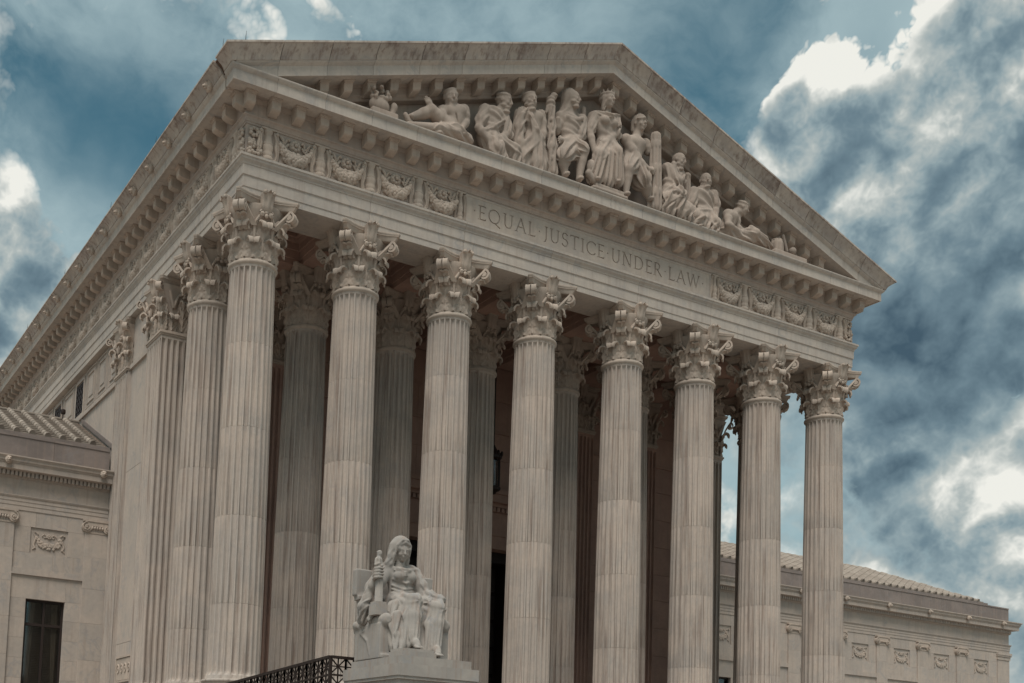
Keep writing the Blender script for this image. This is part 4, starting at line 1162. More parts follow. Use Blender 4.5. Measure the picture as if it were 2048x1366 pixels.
    for j, x in enumerate(xs_):
        m = int(lim(x)/TILE_L)
        for k in range(m):
            T = Matrix.Translation((x, y0+k*TILE_L*math.cos(ang), z0+.02+k*TILE_L*math.sin(ang))) @ rot
            me = CT
            if detail_tiles and j < 12:
                o = ob('cover_tile', me, roof); o.matrix_local = T
            else:
                o0 = len(sm.v)
                sm.v.extend([tuple(T @ v.co) for v in me.vertices]); sm.f.extend([tuple(i+o0 for i in p.vertices) for p in me.polygons])
        if m:
            T = Matrix.Translation((x, y0-.03, z0+.03)) @ rot
            o = ob('antefix', ET, roof); o.matrix_local = T
    if sm.v: so = ob('cover_tiles', sm.mesh('cover_tiles', 'tile', 50), roof); so['kind'] = 'stuff'
    # ridge
    ob('ridge_tile', MB().tube([(xa, y1, z1+.0), ((roof_rt-(y1-y0)) if hip else xb, y1, z1+.0)], .09, 8).mesh('ridge_tile', 'tile', 60), roof)
    ob('roof_flashing', boxm('roof_flashing', 'parapet', xa, roof_rt, y0-.12, y0+.10, z0-.22, z0-.03), roof)
    return root
WL = wing('pale marble side wing with a tall window and tiled roof, left of the columns', -18.5, -.75, [-1.2-4.04*k for k in range(5)], 0.0, detail_tiles=True)
WR = wing('long marble side wing with tiled roof ending at a corner, right behind the columns', X7+.8, 63.72, [30.1+4.04*k for k in range(8)], -.2, hip=True, corner=63.72)
# dark sloping flashing where the left roof meets the main wall
ang = math.atan(2.59/5.6)
fl = MB().loft([[(XS-.06, 13.9, -3.06), (XS-.06, 19.6, -.40), (XS-.06, 19.6, -.18), (XS-.06, 13.9, -2.84)], [(XS+.02, 13.9, -3.06), (XS+.02, 19.6, -.40), (XS+.02, 19.6, -.18), (XS+.02, 13.9, -2.84)]])
ob('lead_flashing', fix_normals(fl.mesh('lead_flashing', 'parapet')), side)
fl = thing('floodlight', 'small dark floodlight on the left wing roof by the attic panels', 'floodlight', (-1.6, 19.3, -.35))
ob('lamp_body', fix_normals(MB().lathe([(.0, 0), (.10, .0), (.13, .09), (.12, .2), (.06, .24), (.0, .25)], n=12).mesh('lamp_body', 'bronze', 40)), fl, (0, 0, .14)); ob('stem', MB().tube([(0, 0, -.05), (0, 0, .16)], .03, 6).mesh('stem', 'bronze'), fl)

# ------------------------------------------------------------------ ground, platform, stairs
gr = ob('ground', boxm('ground', 'plaza', -900, 900, -900, 900, GZ-.4, GZ)); gr['kind'] = 'structure'
st = MB(); n = 22
W(ob('platform', boxm('platform', 'plaza', -1.6, X7+1.6, -1.6, 9, GZ, -14.862), HOUSE), HOUSE)
rise = (-14.862-GZ)/n
for k in range(n):
    st.box(2.6, X7-2.6, -1.6-.36*(n-k), -1.6-.36*(n-k-1)-.002 if k < n-1 else -1.602, GZ, GZ+rise*(k+.96))
sto = ob('stairs', st.mesh('stairs', 'plaza')); sto['kind'] = 'structure'

FIG = {
 'recline': {'head': (6.93, -1.3, 7.74), 'neck': (7.14, -1.2, 7.46), 'shl': (6.7, -1.15, 7.22), 'shr': (7.55, -1.2, 7.5), 'elr': (7.65, -1.25, 7.09), 'hdr': (7.29, -1.5, 6.52), 'chest': (7.15, -1.2, 7.2), 'belly': (7.13, -1.2, 6.88), 'pel': (6.91, -1.2, 6.65), 'ell': (6.37, -1.4, 6.74), 'hdl': (5.9, -1.45, 7.1), 'knl': (6.08, -1.35, 6.95), 'ftl': (5.23, -1.3, 6.45), 'knr': (6.23, -1.5, 6.25), 'ftr': (5.07, -1.5, 6.04), 'dr1': (6.57, -1.35, 6.33), 'dr2': (7.68, -1.2, 6.63)},
 'lean': {'head': (9.34, -1.25, 8.4), 'neck': (9.19, -1.15, 8.07), 'shl': (8.53, -1.15, 7.86), 'shr': (9.43, -1.15, 7.81), 'chest': (8.9, -1.15, 7.67), 'belly': (8.82, -1.15, 7.18), 'pel': (8.7, -1.15, 6.8), 'ell': (8.18, -1.3, 6.99), 'hdl': (8.56, -1.5, 6.53), 'elr': (9.47, -1.3, 7.14), 'hdr': (8.86, -1.5, 6.54), 'knl': (8.87, -1.5, 6.28), 'knr': (9.67, -1.45, 6.46), 'ftl': (9.12, -1.45, 5.82)},
 'stand': {'head': (10.48, -1.3, 8.78), 'neck': (10.64, -1.15, 8.48), 'shl': (10.19, -1.12, 8.27), 'shr': (11.13, -1.12, 8.48), 'chest': (10.65, -1.15, 8.14), 'belly': (10.7, -1.15, 7.71), 'pel': (10.72, -1.15, 7.31), 'elr': (11.16, -1.25, 7.8), 'hdr': (11.09, -1.35, 7.29), 'ell': (10.03, -1.25, 7.57), 'hdl': (10.05, -1.4, 8.08), 'hem1': (10.16, -1.2, 6.47), 'hem2': (10.81, -1.25, 6.35), 'hem3': (11.26, -1.2, 6.51)},
 'staff': {'top': (11.44, -1.35, 8.76), 'bot': (11.58, -1.35, 6.24), 'owlh': (11.55, -1.35, 9.29), 'owlb': (11.42, -1.35, 8.98)},
 'hood': {'head': (12.44, -1.3, 9.52), 'neck': (12.46, -1.2, 9.1), 'shl': (12.02, -1.15, 8.69), 'shr': (13.09, -1.15, 8.91), 'chest': (12.48, -1.2, 8.51), 'belly': (12.48, -1.2, 8.03), 'pel': (12.51, -1.2, 7.65), 'elr': (12.89, -1.35, 8.0), 'hdr': (11.78, -1.5, 7.49), 'ell': (11.85, -1.2, 8.04), 'hdl': (11.6, -1.4, 8.57), 'knr': (12.87, -1.6, 7.39), 'ftr': (12.77, -1.5, 6.26), 'knl': (11.92, -1.6, 6.81), 'ftl': (12.09, -1.5, 6.24), 'stub0': (13.34, -0.95, 9.57), 'stub1': (13.37, -0.95, 8.76)},
 'crown': {'head': (14.22, -1.35, 10.0), 'neck': (14.28, -1.2, 9.7), 'shl': (13.68, -1.15, 9.22), 'shr': (14.8, -1.15, 9.45), 'chest': (14.23, -1.2, 9.03), 'belly': (14.28, -1.2, 8.56), 'pel': (14.33, -1.2, 8.21), 'ell': (13.4, -1.3, 8.42), 'hdl': (13.49, -1.55, 7.46), 'elr': (14.71, -1.3, 8.76), 'hdr': (13.85, -1.55, 8.01), 'knl': (13.71, -1.6, 7.41), 'ftl': (13.52, -1.55, 6.48), 'knr': (14.48, -1.6, 7.76), 'ftr': (14.51, -1.6, 6.63), 'disc': (13.33, -1.55, 6.89), 'slab0': (13.58, -1.75, 6.26), 'slab1': (14.8, -1.75, 6.22)},
 'soldier': {'head': (15.95, -1.3, 9.58), 'neck': (15.9, -1.2, 9.18), 'shl': (15.27, -1.25, 8.75), 'shr': (16.38, -1.15, 8.95), 'chest': (15.76, -1.2, 8.65), 'belly': (15.7, -1.2, 8.19), 'pel': (15.63, -1.2, 7.81), 'ell': (15.74, -1.5, 7.85), 'hdl': (16.31, -1.6, 7.58), 'elr': (16.5, -1.2, 8.62), 'hdr': (16.72, -1.35, 9.17), 'knl': (15.17, -1.6, 7.3), 'ftl': (15.07, -1.55, 6.27), 'knr': (16.23, -1.45, 6.95), 'ftr': (16.49, -1.35, 6.57), 'fas0': (16.71, -1.4, 9.24), 'fas1': (16.72, -1.4, 6.46)},
 'think': {'head': (18.09, -1.3, 8.68), 'neck': (17.97, -1.2, 8.34), 'shl': (17.53, -1.2, 8.21), 'shr': (18.25, -1.15, 8.24), 'chest': (17.76, -1.2, 8.0), 'belly': (17.68, -1.2, 7.57), 'pel': (17.69, -1.2, 7.23), 'ell': (17.86, -1.45, 7.54), 'hdl': (17.62, -1.45, 8.36), 'elr': (18.2, -1.3, 7.88), 'hdr': (17.66, -1.5, 7.46), 'knl': (17.8, -1.55, 7.03), 'ftl': (17.77, -1.5, 6.43), 'knr': (17.33, -1.5, 6.72), 'ftr': (17.3, -1.45, 6.33), 'scr0': (18.74, -1.1, 8.27), 'scr1': (18.71, -1.1, 7.56)},
 'read': {'head': (19.59, -1.3, 8.25), 'neck': (19.69, -1.2, 7.94), 'shl': (19.05, -1.15, 7.67), 'shr': (20.16, -1.15, 7.85), 'chest': (19.52, -1.2, 7.57), 'belly': (19.53, -1.2, 7.16), 'pel': (19.58, -1.2, 6.82), 'ell': (18.82, -1.25, 6.9), 'hdl': (19.01, -1.5, 6.54), 'elr': (20.21, -1.25, 7.25), 'hdr': (20.01, -1.5, 6.6), 'knl': (18.88, -1.55, 6.31), 'knr': (19.78, -1.55, 6.35), 'ftl': (18.76, -1.5, 6.02), 'ftr': (19.75, -1.5, 6.08)},
 'crouch': {'head': (21.74, -1.3, 7.66), 'neck': (21.47, -1.2, 7.48), 'shl': (20.91, -1.25, 7.2), 'shr': (21.58, -1.1, 7.31), 'chest': (21.1, -1.2, 7.06), 'belly': (21.01, -1.2, 6.79), 'pel': (20.93, -1.15, 6.61), 'ell': (20.7, -1.5, 6.58), 'hdl': (21.31, -1.5, 6.48), 'elr': (21.53, -1.2, 6.82), 'hdr': (21.7, -1.4, 6.57), 'd1': (22.19, -1.3, 6.74), 'd2': (23.06, -1.3, 6.58)},
 'misc': {'urn': (23.82, -1.3, 6.42), 'board0': (24.2, -1.3, 7.1), 'board1': (24.44, -1.3, 6.47), 'ball': (24.74, -1.35, 6.53), 'crest0': (3.64, -1.3, 6.25), 'crest1': (4.29, -1.3, 7.11), 'hand': (4.54, -1.35, 6.59), 'foot': (4.99, -1.4, 6.43)},
 'seated': {'head': (0.859, 1.6, 2.919), 'hoodtop': (0.78, 1.65, 3.239), 'neck': (0.849, 1.7, 2.576), 'shl': (0.566, 1.85, 2.373), 'shr': (1.393, 1.8, 2.402), 'chest': (0.929, 1.75, 2.26), 'waist': (0.927, 1.75, 1.881), 'pel': (1.004, 1.8, 1.611), 'ell': (0.07, 1.75, 1.784), 'hdl': (0.038, 1.35, 2.192), 'elr': (1.531, 1.55, 1.845), 'wrr': (1.623, 1.15, 1.727), 'fistr': (1.753, 0.95, 1.702), 'knl': (0.889, 0.95, 1.591), 'ftl': (0.693, 0.4, 0.315), 'ankl': (0.701, 0.6, 0.529), 'knr': (1.566, 0.9, 1.458), 'ankr': (1.362, 0.6, 0.408), 'ftr': (1.266, 0.35, 0.167), 'figtop': (0.051, 1.35, 2.688), 'figmid': (0.025, 1.35, 2.468), 'coltop': (0.067, 1.35, 1.918), 'colbot': (0.069, 1.35, 1.472), 'boxbot': (0.049, 1.35, 1.132), 'scroll0': (0.084, 1.9, 0.977), 'scroll1': (0.173, 1.1, 1.011), 'arm0': (0.016, 2.35, 0.905), 'arm1': (0.168, 1.05, 0.854), 'armbot': (0.062, 1.05, 0.116), 'back0': (-0.065, 2.4, 2.501), 'back1': (-0.03, 2.4, 1.728), 'backr': (2.306, 2.3, 2.45), 'backr1': (2.224, 2.3, 2.097), 'slv': (-0.184, 1.8, 1.389), 'foots0': (0.076, 0.08, 0.13), 'foots1': (0.97, 0.08, 0.18), 'foots2': (0.117, 0.08, -0.028), 'pl0': (2.062, 0.0, 0.012), 'pl1': (-0.019, 2.4, -0.085), 'pl2': (0.008, 0.0, -0.189), 'low0': (-0.15, -0.1, -0.238), 'low1': (2.22, -0.1, -0.223)},
}

# ------------------------------------------------------------------ carved figures
def vv(*a): return np.array(a, float)
def frame_of(f, up=(0, 0, 1)):
    f = vv(*f); f /= np.linalg.norm(f); r = np.cross(f, vv(*up)); r /= np.linalg.norm(r); u = np.cross(r, f); return f, r, u
def head(s, c, U, f, up=(0, 0, 1), beard=0, hair='short', k=.05):
    f, r, u = frame_of(f, up); c = vv(*c); R = [r, f, u]
    P = lambda a, b, d: c+(r*a+f*b+u*d)*U
    s.ell(P(0, -.06, .10), (.37*U, .45*U, .42*U), .06*U, R)
    s.ell(P(0, .09, -.14), (.285*U, .30*U, .38*U), .12*U, R)
    s.ell(P(0, .26, -.43), (.11*U, .10*U, .09*U), .10*U, R)
    s.cap(P(-.17, .32, .10), P(.17, .32, .10), .065*U, None, .07*U)
    for g in (-1, 1):
        s.ell(P(g*.155, .43, .015), (.095*U, .09*U, .075*U), .05*U, R, sub=True)
        s.ell(P(g*.155, .335, .015), (.072*U, .06*U, .05*U), .015*U, R)
        s.ell(P(g*.19, .29, -.14), (.10*U, .09*U, .10*U), .08*U, R)
        if hair != 'hood': s.ell(P(g*.37, -.03, -.03), (.05*U, .09*U, .13*U), .03*U, R)
    s.cap(P(0, .40, .09), P(0, .485, -.11), .04*U, .068*U, .03*U)
    s.ell(P(0, .385, -.245), (.12*U, .06*U, .035*U), .03*U, R); s.ell(P(0, .37, -.315), (.10*U, .06*U, .035*U), .03*U, R)
    s.ell(P(0, .45, -.28), (.085*U, .03*U, .010*U), .012*U, R, sub=True)
    wv = (tuple((r*9+u*17)/U), .022*U)
    if beard:
        s.ell(P(0, .22, -.46-.06*beard), (.24*U, .22*U, (.20+.13*beard)*U), .08*U, R, wave=wv)
        for g in (-1, 1): s.ell(P(g*.24, .06, -.22), (.10*U, .17*U, .24*U), .07*U, R, wave=wv)
        s.cap(P(-.10, .42, -.20), P(.10, .42, -.20), .04*U, None, .04*U)
    if hair == 'short':
        s.ell(P(0, -.12, .20), (.405*U, .45*U, .38*U), .05*U, R, wave=wv)
    if hair == 'long':
        s.ell(P(0, -.10, .20), (.42*U, .47*U, .40*U), .05*U, R, wave=wv)
        for g in (-1, 1): s.cap(P(g*.32, .0, .05), P(g*.28, -.12, -.65), .14*U, .11*U, .08*U, fold=(4, .02*U, 0, 1.5))
def hand(s, wrist, tip, R=.1, spread=(0, 0, 1), curl=(0, -.03, -.03)):
    """palm from the wrist towards tip with four fingers and a thumb"""
    w = vv(*wrist); t = vv(*tip); d = t-w; L = np.linalg.norm(d); d /= L
    sp = vv(*spread); sp -= d*(sp@d); sp /= np.linalg.norm(sp); cu = vv(*curl)
    s.cap(w, w+d*L*.5, R*.75, R*.95, R*.6)
    for i, ln in enumerate((.86, 1.0, .96, .78)):
        b = w+d*L*.52+sp*R*(i-1.5)*.62; e = w+d*L*ln+sp*R*(i-1.5)*.70+cu
        m = (b+e)/2-cu*.35
        s.chain([b, m, e], [R*.36, R*.33, R*.26], R*.16)
    b = w+d*L*.2+sp*R*.8; s.chain([b, b+d*L*.28+sp*R*.5+cu*.3, b+d*L*.5+sp*R*.35+cu], [R*.38, R*.34, R*.26], R*.2)
def torso(s, J, U, cloth=None, fat=1.0):
    sh = vv(*J['shr'])-vv(*J['shl']); w = np.linalg.norm(sh)/2; r = sh/(2*w); ch = vv(*J['chest']); be = vv(*J['belly']); pe = vv(*J['pel'])
    u = ch-pe; u /= np.linalg.norm(u); f = np.cross(u, r); f /= np.linalg.norm(f); u = np.cross(r, f)
    R = [r, f, u]; a = U/.60; w *= 1.06
    wv = cloth
    s.ell(ch, (w*.92, .29*a, .40*a), .10, R, wave=wv)
    s.ell(be, (w*.74*fat, .26*a, .38*a), .14, R, wave=wv)
    s.ell(pe, (w*.82*fat, .30*a, .30*a), .12, R, wave=wv)
    s.cap(vv(*J['shl'])*.85+ch*.15, vv(*J['shr'])*.85+ch*.15, .16*a, None, .10)
    s.cap(vv(*J['neck']), ch*.4+vv(*J['neck'])*.6, .15*a, .2*a, .08)
    hd = vv(*J['head']); s.cap(vv(*J['neck']), hd-vv(0, -.05, .15)*a, .16*a, .16*a, .05)
    if not wv:
        for g in (-1, 1): s.ell(ch+r*g*w*.36-f*0+f*(.17*a)*(1 if f[1] < 0 else -1)+u*.08, (.24*a, .13*a, .19*a), .06, R)
        s.ell(be+f*(.26*a)*(1 if f[1] < 0 else -1), (.03, .05, .22*a), .03, R, sub=True)
    return R
def arm(s, a, b, c, U, sleeve=False):
    k = U/.585
    if sleeve: s.cap(a, b, .20*k, .20*k, .06, fold=(6, .022, 0, 1.2))
    else: s.chain([a, (vv(*a)+vv(*b))/2+vv(0, -.02, 0), b], [.175*k, .165*k, .125*k], .05); s.ell(a, (.2*k, .2*k, .2*k), .06)
    s.chain([b, (vv(*b)*.7+vv(*c)*.3), c], [.125*k, .135*k, .085*k], .05)
def leg(s, hip, kn, ft, U, bare=True):
    k = U/.56
    s.chain([hip, kn], [.25*k, .185*k], .08)
    m = vv(*kn)*.65+vv(*ft)*.35+vv(0, .04, 0)
    s.chain([kn, m, ft], [.18*k, .165*k, .10*k], .06)
    s.cap(vv(*ft)+vv(0, 0, -.03), vv(*ft)+vv(-.05, -.24, -.07), .10*k, .07*k, .04)
def bounds(J, ex=.55):
    P = np.array([v for v in J.values()]); return P.min(0)-ex, P.max(0)+ex
H = .028
FOLD = 1.7
def newS(J, ex=(.5, .45, .55)):
    P = np.array(list(J.values())); lo = P.min(0)-np.array(ex); hi = P.max(0)+np.array(ex)
    hi[1] = -.40; lo[2] = max(lo[2], 5.86); return Sc(lo, hi, H)
STG = 'carved figures in the pediment'
def statue(name, s, label, cat='statue', mat='statue2', group=None):
    me = s.mesh(name, mat)
    c = np.zeros(len(me.vertices)*3, np.float32); me.vertices.foreach_get('co', c); c = c.reshape(-1, 3)
    o = np.array([(c[:, 0].min()+c[:, 0].max())/2, -1.2, c[:, 2].min()], np.float32)
    me.vertices.foreach_set('co', (c-o).ravel()); me.update()
    return tag(ob(name, me, None, tuple(float(q) for q in o)), label, cat, group)
MAT['statue2'] = stone('marble_relief', (.44, .36, .305), (.38, .315, .27), vein=0, streak=.5, tint=.03)
A = lambda J, k: vv(*J[k])
def mid(a, b, t=.5): return vv(*a)*(1-t)+vv(*b)*t
CL = lambda a, b, c, amp=.022: ((a, b, c), amp)

# 1 reclining man, left
J = FIG['recline']; s = newS(J); U = .68
torso(s, J, U)
arm(s, J['shl'], J['ell'], mid(J['hdl'], J['ell'], .25), U); hand(s, mid(J['hdl'], J['ell'], .25), A(J, 'hdl')+vv(-.10, 0, .22), .10, (1, 0, .3), (-.04, -.02, .02))
arm(s, J['shr'], J['elr'], mid(J['hdr'], J['elr'], .2), U); hand(s, mid(J['hdr'], J['elr'], .15), A(J, 'hdr')+vv(-.08, -.06, -.14), .11, (1, 0, 0), (0, -.03, -.02))
leg(s, J['pel'], J['knl'], J['ftl'], U); s.cap(A(J, 'pel')+vv(.1, -.2, -.2), J['knr'], .26, .2, .08); s.cap(J['knr'], J['ftr'], .19, .11, .06)
s.chain([A(J, 'dr2')+vv(.1, 0, -.2), A(J, 'pel')+vv(.1, -.25, -.25), J['dr1'], A(J, 'knr')+vv(0, -.02, -.1)], [.22, .27, .24, .2], .07, fold=(5, .035, 0, .8))
s.cap(A(J, 'ell')+vv(.05, 0, -.1), A(J, 'dr1'), .09, .2, .06, fold=(4, .03, 0, 1))
head(s, J['head'], U, (-.15, -1, -.18), hair='short')
statue('reclining_statue', s, 'bare-chested reclining marble man raising one hand, leftmost large pediment figure')
# 2 leaning man
J = FIG['lean']; s = newS(J); U = .66; CW = CL(6, 3, 13)
torso(s, J, U, CW, 1.1)
arm(s, J['shl'], J['ell'], mid(J['hdl'], J['ell'], .2), U); hand(s, mid(J['hdl'], J['ell'], .2), A(J, 'hdl')+vv(.14, -.05, -.04), .10, (0, -.4, 1))
s.cap(J['shl'], mid(J['shl'], J['ell'], .6), .22, .22, .06, fold=(6, .02, 0, 1))
arm(s, J['shr'], J['elr'], mid(J['hdr'], J['elr'], .2), U, True); hand(s, mid(J['hdr'], J['elr'], .25), J['hdr'], .10, (0, -.3, 1))
s.chain([A(J, 'pel'), J['knl'], A(J, 'ftl')+vv(0, 0, .05)], [.36, .30, .3], .1, fold=(6, .035, 0, 1.2))
s.chain([A(J, 'pel'), J['knr'], A(J, 'knr')+vv(.1, 0, -.5)], [.34, .27, .25], .1, fold=(6, .03, 1, 1))
s.chain([A(J, 'shr')+vv(0, -.1, 0), A(J, 'belly')+vv(0, -.25, 0), A(J, 'pel')+vv(-.3, -.2, .05)], [.10, .12, .14], .06, fold=(5, .02, 0, .5))
head(s, J['head'], U, (.62, -.75, -.2), beard=.8)
statue('leaning_statue', s, 'robed bearded marble man leaning right, second large pediment figure from the left')
# 3 standing elder
J = FIG['stand']; s = newS(J); U = .68
torso(s, J, U)
arm(s, J['shr'], J['elr'], mid(J['hdr'], J['elr'], .15), U); hand(s, mid(J['hdr'], J['elr'], .15), A(J, 'hdr')+vv(.02, -.03, -.22), .10, (0, 1, 0))
arm(s, J['shl'], J['ell'], A(J, 'hdl'), U, True); hand(s, A(J, 'hdl')+vv(.03, 0, -.05), A(J, 'head')+vv(-.2, -.1, -.36), .09, (0, 1, .2))
s.chain([A(J, 'shl')+vv(.03, -.1, .1), A(J, 'chest')+vv(-.25, -.27, -.1), A(J, 'belly')+vv(-.05, -.3, -.15), A(J, 'pel')+vv(.25, -.2, .0)], [.13, .14, .16, .16], .06, fold=(5, .028, 0, .6))
s.chain([J['pel'], A(J, 'hem1'), A(J, 'hem1')+vv(-.05, 0, -.5)], [.40, .34, .36], .1, fold=(7, .04, 0, .3))
s.chain([J['pel'], A(J, 'hem2'), A(J, 'hem2')+vv(0, 0, -.5)], [.42, .38, .38], .1, fold=(8, .04, 1, .4))
s.chain([A(J, 'pel')+vv(.15, 0, 0), A(J, 'hem3'), A(J, 'hem3')+vv(0, 0, -.5)], [.34, .22, .22], .1, fold=(6, .04, 2, .3))
s.chain([A(J, 'ell'), A(J, 'ell')+vv(.0, 0, -.6), A(J, 'hem1')], [.2, .22, .2], .08, fold=(5, .03, 0, .5))
head(s, J['head'], U, (-.05, -1, -.12), beard=1.0)
statue('elder_statue', s, 'bald bearded marble elder draped from the waist, hand near chin, left of the owl post')
# owl post
J = FIG['staff']; s = Sc((10.95, -1.75, 5.95), (12.1, -.9, 9.7), H)
s.chain([J['top'], mid(J['top'], J['bot'], .3), mid(J['top'], J['bot'], .6), J['bot']], [.17, .15, .19, .18], .05, fold=(5, .03, 0, .7))
for q in (.2, .42, .63, .8): s.ell(mid(J['top'], J['bot'], q)+vv(-.06, -.12, 0), (.07, .06, .09), .05)
ow = A(J, 'owlb'); s.ell(ow, (.17, .18, .30), .05, wave=((0, 6, 26), .014)); s.ell(A(J, 'owlh'), (.14, .15, .15), .05)
s.cap(A(J, 'owlh')+vv(.02, -.13, 0), A(J, 'owlh')+vv(.05, -.21, -.05), .045, .02, .03); s.cap(ow+vv(-.1, 0, -.2), ow+vv(-.2, 0, -.45), .09, .05, .05)
statue('owl_post', s, 'knotted marble post with a bird perched on top between two pediment figures', 'carved post')
# 4 hooded guardian
J = FIG['hood']; J4 = {k: v for k, v in J.items() if not k.startswith('stub')}; s = newS(J4); U = .66
torso(s, J, U, CL(4, 2, 15, .016), 1.05)
s.ell(A(J, 'head')+vv(-.06, .08, .06), (.30, .32, .36), .06)
s.chain([A(J, 'head')+vv(-.13, .1, -.1), A(J, 'neck')+vv(-.15, .05, -.05), mid(J['shl'], J['chest'], .2)], [.21, .22, .24], .1, fold=(6, .02, 0, .6))
s.chain([A(J, 'head')+vv(.05, .2, -.15), A(J, 'neck')+vv(.2, .1, -.1), mid(J['shr'], J['chest'], .2)], [.20, .18, .2], .1, fold=(6, .02, 0, .6))
head(s, A(J, 'head')+vv(.06, -.06, -.02), U*.9, (.72, -.69, -.08), beard=.3, hair='hood')
for q in range(9):
    a = mid(mid(J['shl'], J['chest'], .35), mid(J['shr'], J['chest'], .35), q/8)+vv(0, -.30, -.08*math.sin(q*math.pi/8)); s.ell(a, (.075, .06, .09), .03)
arm(s, J['shr'], J['elr'], mid(J['hdr'], J['elr'], .2), U); hand(s, mid(J['hdr'], J['elr'], .2), A(J, 'hdr')+vv(-.1, 0, .04), .11, (0, 0, 1))
s.cap(J['shr'], mid(J['shr'], J['elr'], .8), .22, .23, .06, fold=(7, .018, 0, .6))
arm(s, J['shl'], J['ell'], A(J, 'hdl')+vv(.15, 0, -.15), U)
leg(s, A(J, 'pel')+vv(.2, 0, 0), J['knr'], J['ftr'], U); leg(s, A(J, 'pel')+vv(-.2, 0, 0), J['knl'], J['ftl'], U)
s.chain([J['pel'], mid(J['pel'], J['knr'], .75)], [.40, .30], .08, fold=(9, .03, 0, .4)); s.chain([J['pel'], mid(J['pel'], J['knl'], .85)], [.40, .34], .08, fold=(9, .03, 1, .4))
s.chain([mid(J['pel'], J['knl'], .5), mid(J['pel'], J['knr'], .5)+vv(-.2, -.1, -.35)], [.3, .2], .08, fold=(7, .03, 1, .4))
statue('hooded_statue', s, 'hooded marble guardian seated with arm across his waist, left of the crowned figure')
s = Sc((13.1, -1.2, 8.0), (13.6, -.45, 9.8), H); s.cap(J['stub0'], J['stub1'], .10, .10, .03); statue('carved_post', s, 'short plain marble post behind the hooded figure and the crowned figure', 'carved post')
# 5 crowned woman in the centre
J = FIG['crown']; s = newS({k: v for k, v in J.items() if 'slab' not in k and k != 'disc'}); U = .66
torso(s, J, U, CL(5, 2, 14, .014), .95)
for g in (-1, 1): s.ell(A(J, 'chest')+vv(.22*g, -.26, .02), (.19, .17, .18), .06)
arm(s, J['shl'], J['ell'], mid(J['hdl'], J['ell'], .15), U); hand(s, mid(J['hdl'], J['ell'], .15), A(J, 'hdl')+vv(.06, 0, -.26), .10, (1, 0, 0))
s.cap(J['shl'], mid(J['shl'], J['ell'], .75), .21, .2, .06, fold=(7, .02, 0, .6))
arm(s, J['shr'], J['elr'], mid(J['hdr'], J['elr'], .15), U, True); hand(s, mid(J['hdr'], J['elr'], .2), A(J, 'hdr')+vv(-.16, 0, -.02), .10, (0, 0, 1))
s.chain([A(J, 'shl')+vv(.05, -.12, .12), A(J, 'chest')+vv(0, -.30, .22), A(J, 'shr')+vv(-.05, -.12, .05), A(J, 'elr')+vv(.02, -.15, .3)], [.11, .12, .12, .1], .06, fold=(4, .03, 0, .6))
for kn, ft, ph in (('knl', 'ftl', 0), ('knr', 'ftr', 1)):
    s.chain([A(J, 'pel')+vv(-.1 if ph == 0 else .15, 0, 0), J[kn]], [.34, .27], .1, fold=(7, .02, ph, .3)); s.chain([J[kn], A(J, ft)+vv(0, .05, .06)], [.27, .29], .08, fold=(9, .04, ph, .1))
    s.cap(A(J, ft)+vv(0, 0, -.05), A(J, ft)+vv(-.06, -.25, -.12), .10, .07, .04)
s.chain([mid(J['knl'], J['knr']), mid(J['ftl'], J['ftr'])+vv(0, .1, 0)], [.24, .34], .08, fold=(9, .04, 0, .1))
head(s, J['head'], U, (.30, -.95, .0), hair='long')
hd = A(J, 'head')
for q in range(9):
    a = -2.4+4.8*q/8; b = hd+vv(.26*math.sin(a)+.02, -.24*math.cos(a)+.05, .22); s.cap(b, b+vv(.05*math.sin(a), -.04*math.cos(a), .13), .045, .02, .02)
s.chain([hd+vv(.26*math.sin(a)+.02, -.25*math.cos(a)+.05, .20) for a in [-2.6+5.2*i/10 for i in range(11)]], [.05]*11, .02)
statue('crowned_statue', s, 'marble woman in a spiked crown and long robe seated at the pediment centre')
s = Sc((12.9, -1.95, 5.9), (15.2, -.4, 7.3), H); s.ell(J['disc'], (.24, .12, .30), .03); s.ell(A(J, 'disc')+vv(0, -.06, 0), (.17, .10, .22), .02); s.cap(A(J, 'disc')+vv(-.15, 0, -.3), A(J, 'disc')+vv(.1, -.05, -.55), .14, .12, .05)
s.box((13.45, -1.75, 5.95), (14.85, -.45, 6.22), .02); s.box((13.25, -1.8, 5.93), (15.0, -.45, 6.05), .02); statue('carved_footstool', s, 'low marble step with rounded shield below the crowned figure', 'carved base')
# 6 soldier with bundle of rods
J = FIG['soldier']; s = newS({k: v for k, v in J.items() if not k.startswith('fas')}); U = .64
torso(s, J, U)
arm(s, J['shl'], J['ell'], mid(J['hdl'], J['ell'], .2), U); hand(s, mid(J['hdl'], J['ell'], .2), A(J, 'hdl')+vv(.20, -.04, .02), .11, (0, 0, 1), (.04, .05, 0))
arm(s, J['shr'], J['elr'], mid(J['hdr'], J['elr'], .2), U); hand(s, mid(J['hdr'], J['elr'], .25), A(J, 'hdr')+vv(0, -.05, .18), .10, (1, 0, 0))
leg(s, A(J, 'pel')+vv(-.2, 0, -.05), J['knl'], J['ftl'], U); leg(s, A(J, 'pel')+vv(.2, 0, -.05), J['knr'], J['ftr'], U)
s.chain([A(J, 'pel')+vv(0, 0, .12), mid(J['pel'], J['knl'], .7)], [.40, .32], .08, fold=(9, .03, 0, .3)); s.chain([A(J, 'pel')+vv(.05, 0, .1), mid(J['pel'], J['knr'], .75)+vv(-.1, 0, .05)], [.40, .38], .08, fold=(10, .035, 1, .4))
s.chain([A(J, 'shl')+vv(.1, -.2, .05), A(J, 'belly')+vv(.15, -.26, 0)], [.035, .035], .02)
head(s, J['head'], U, (.12, -1, .0), hair='none')
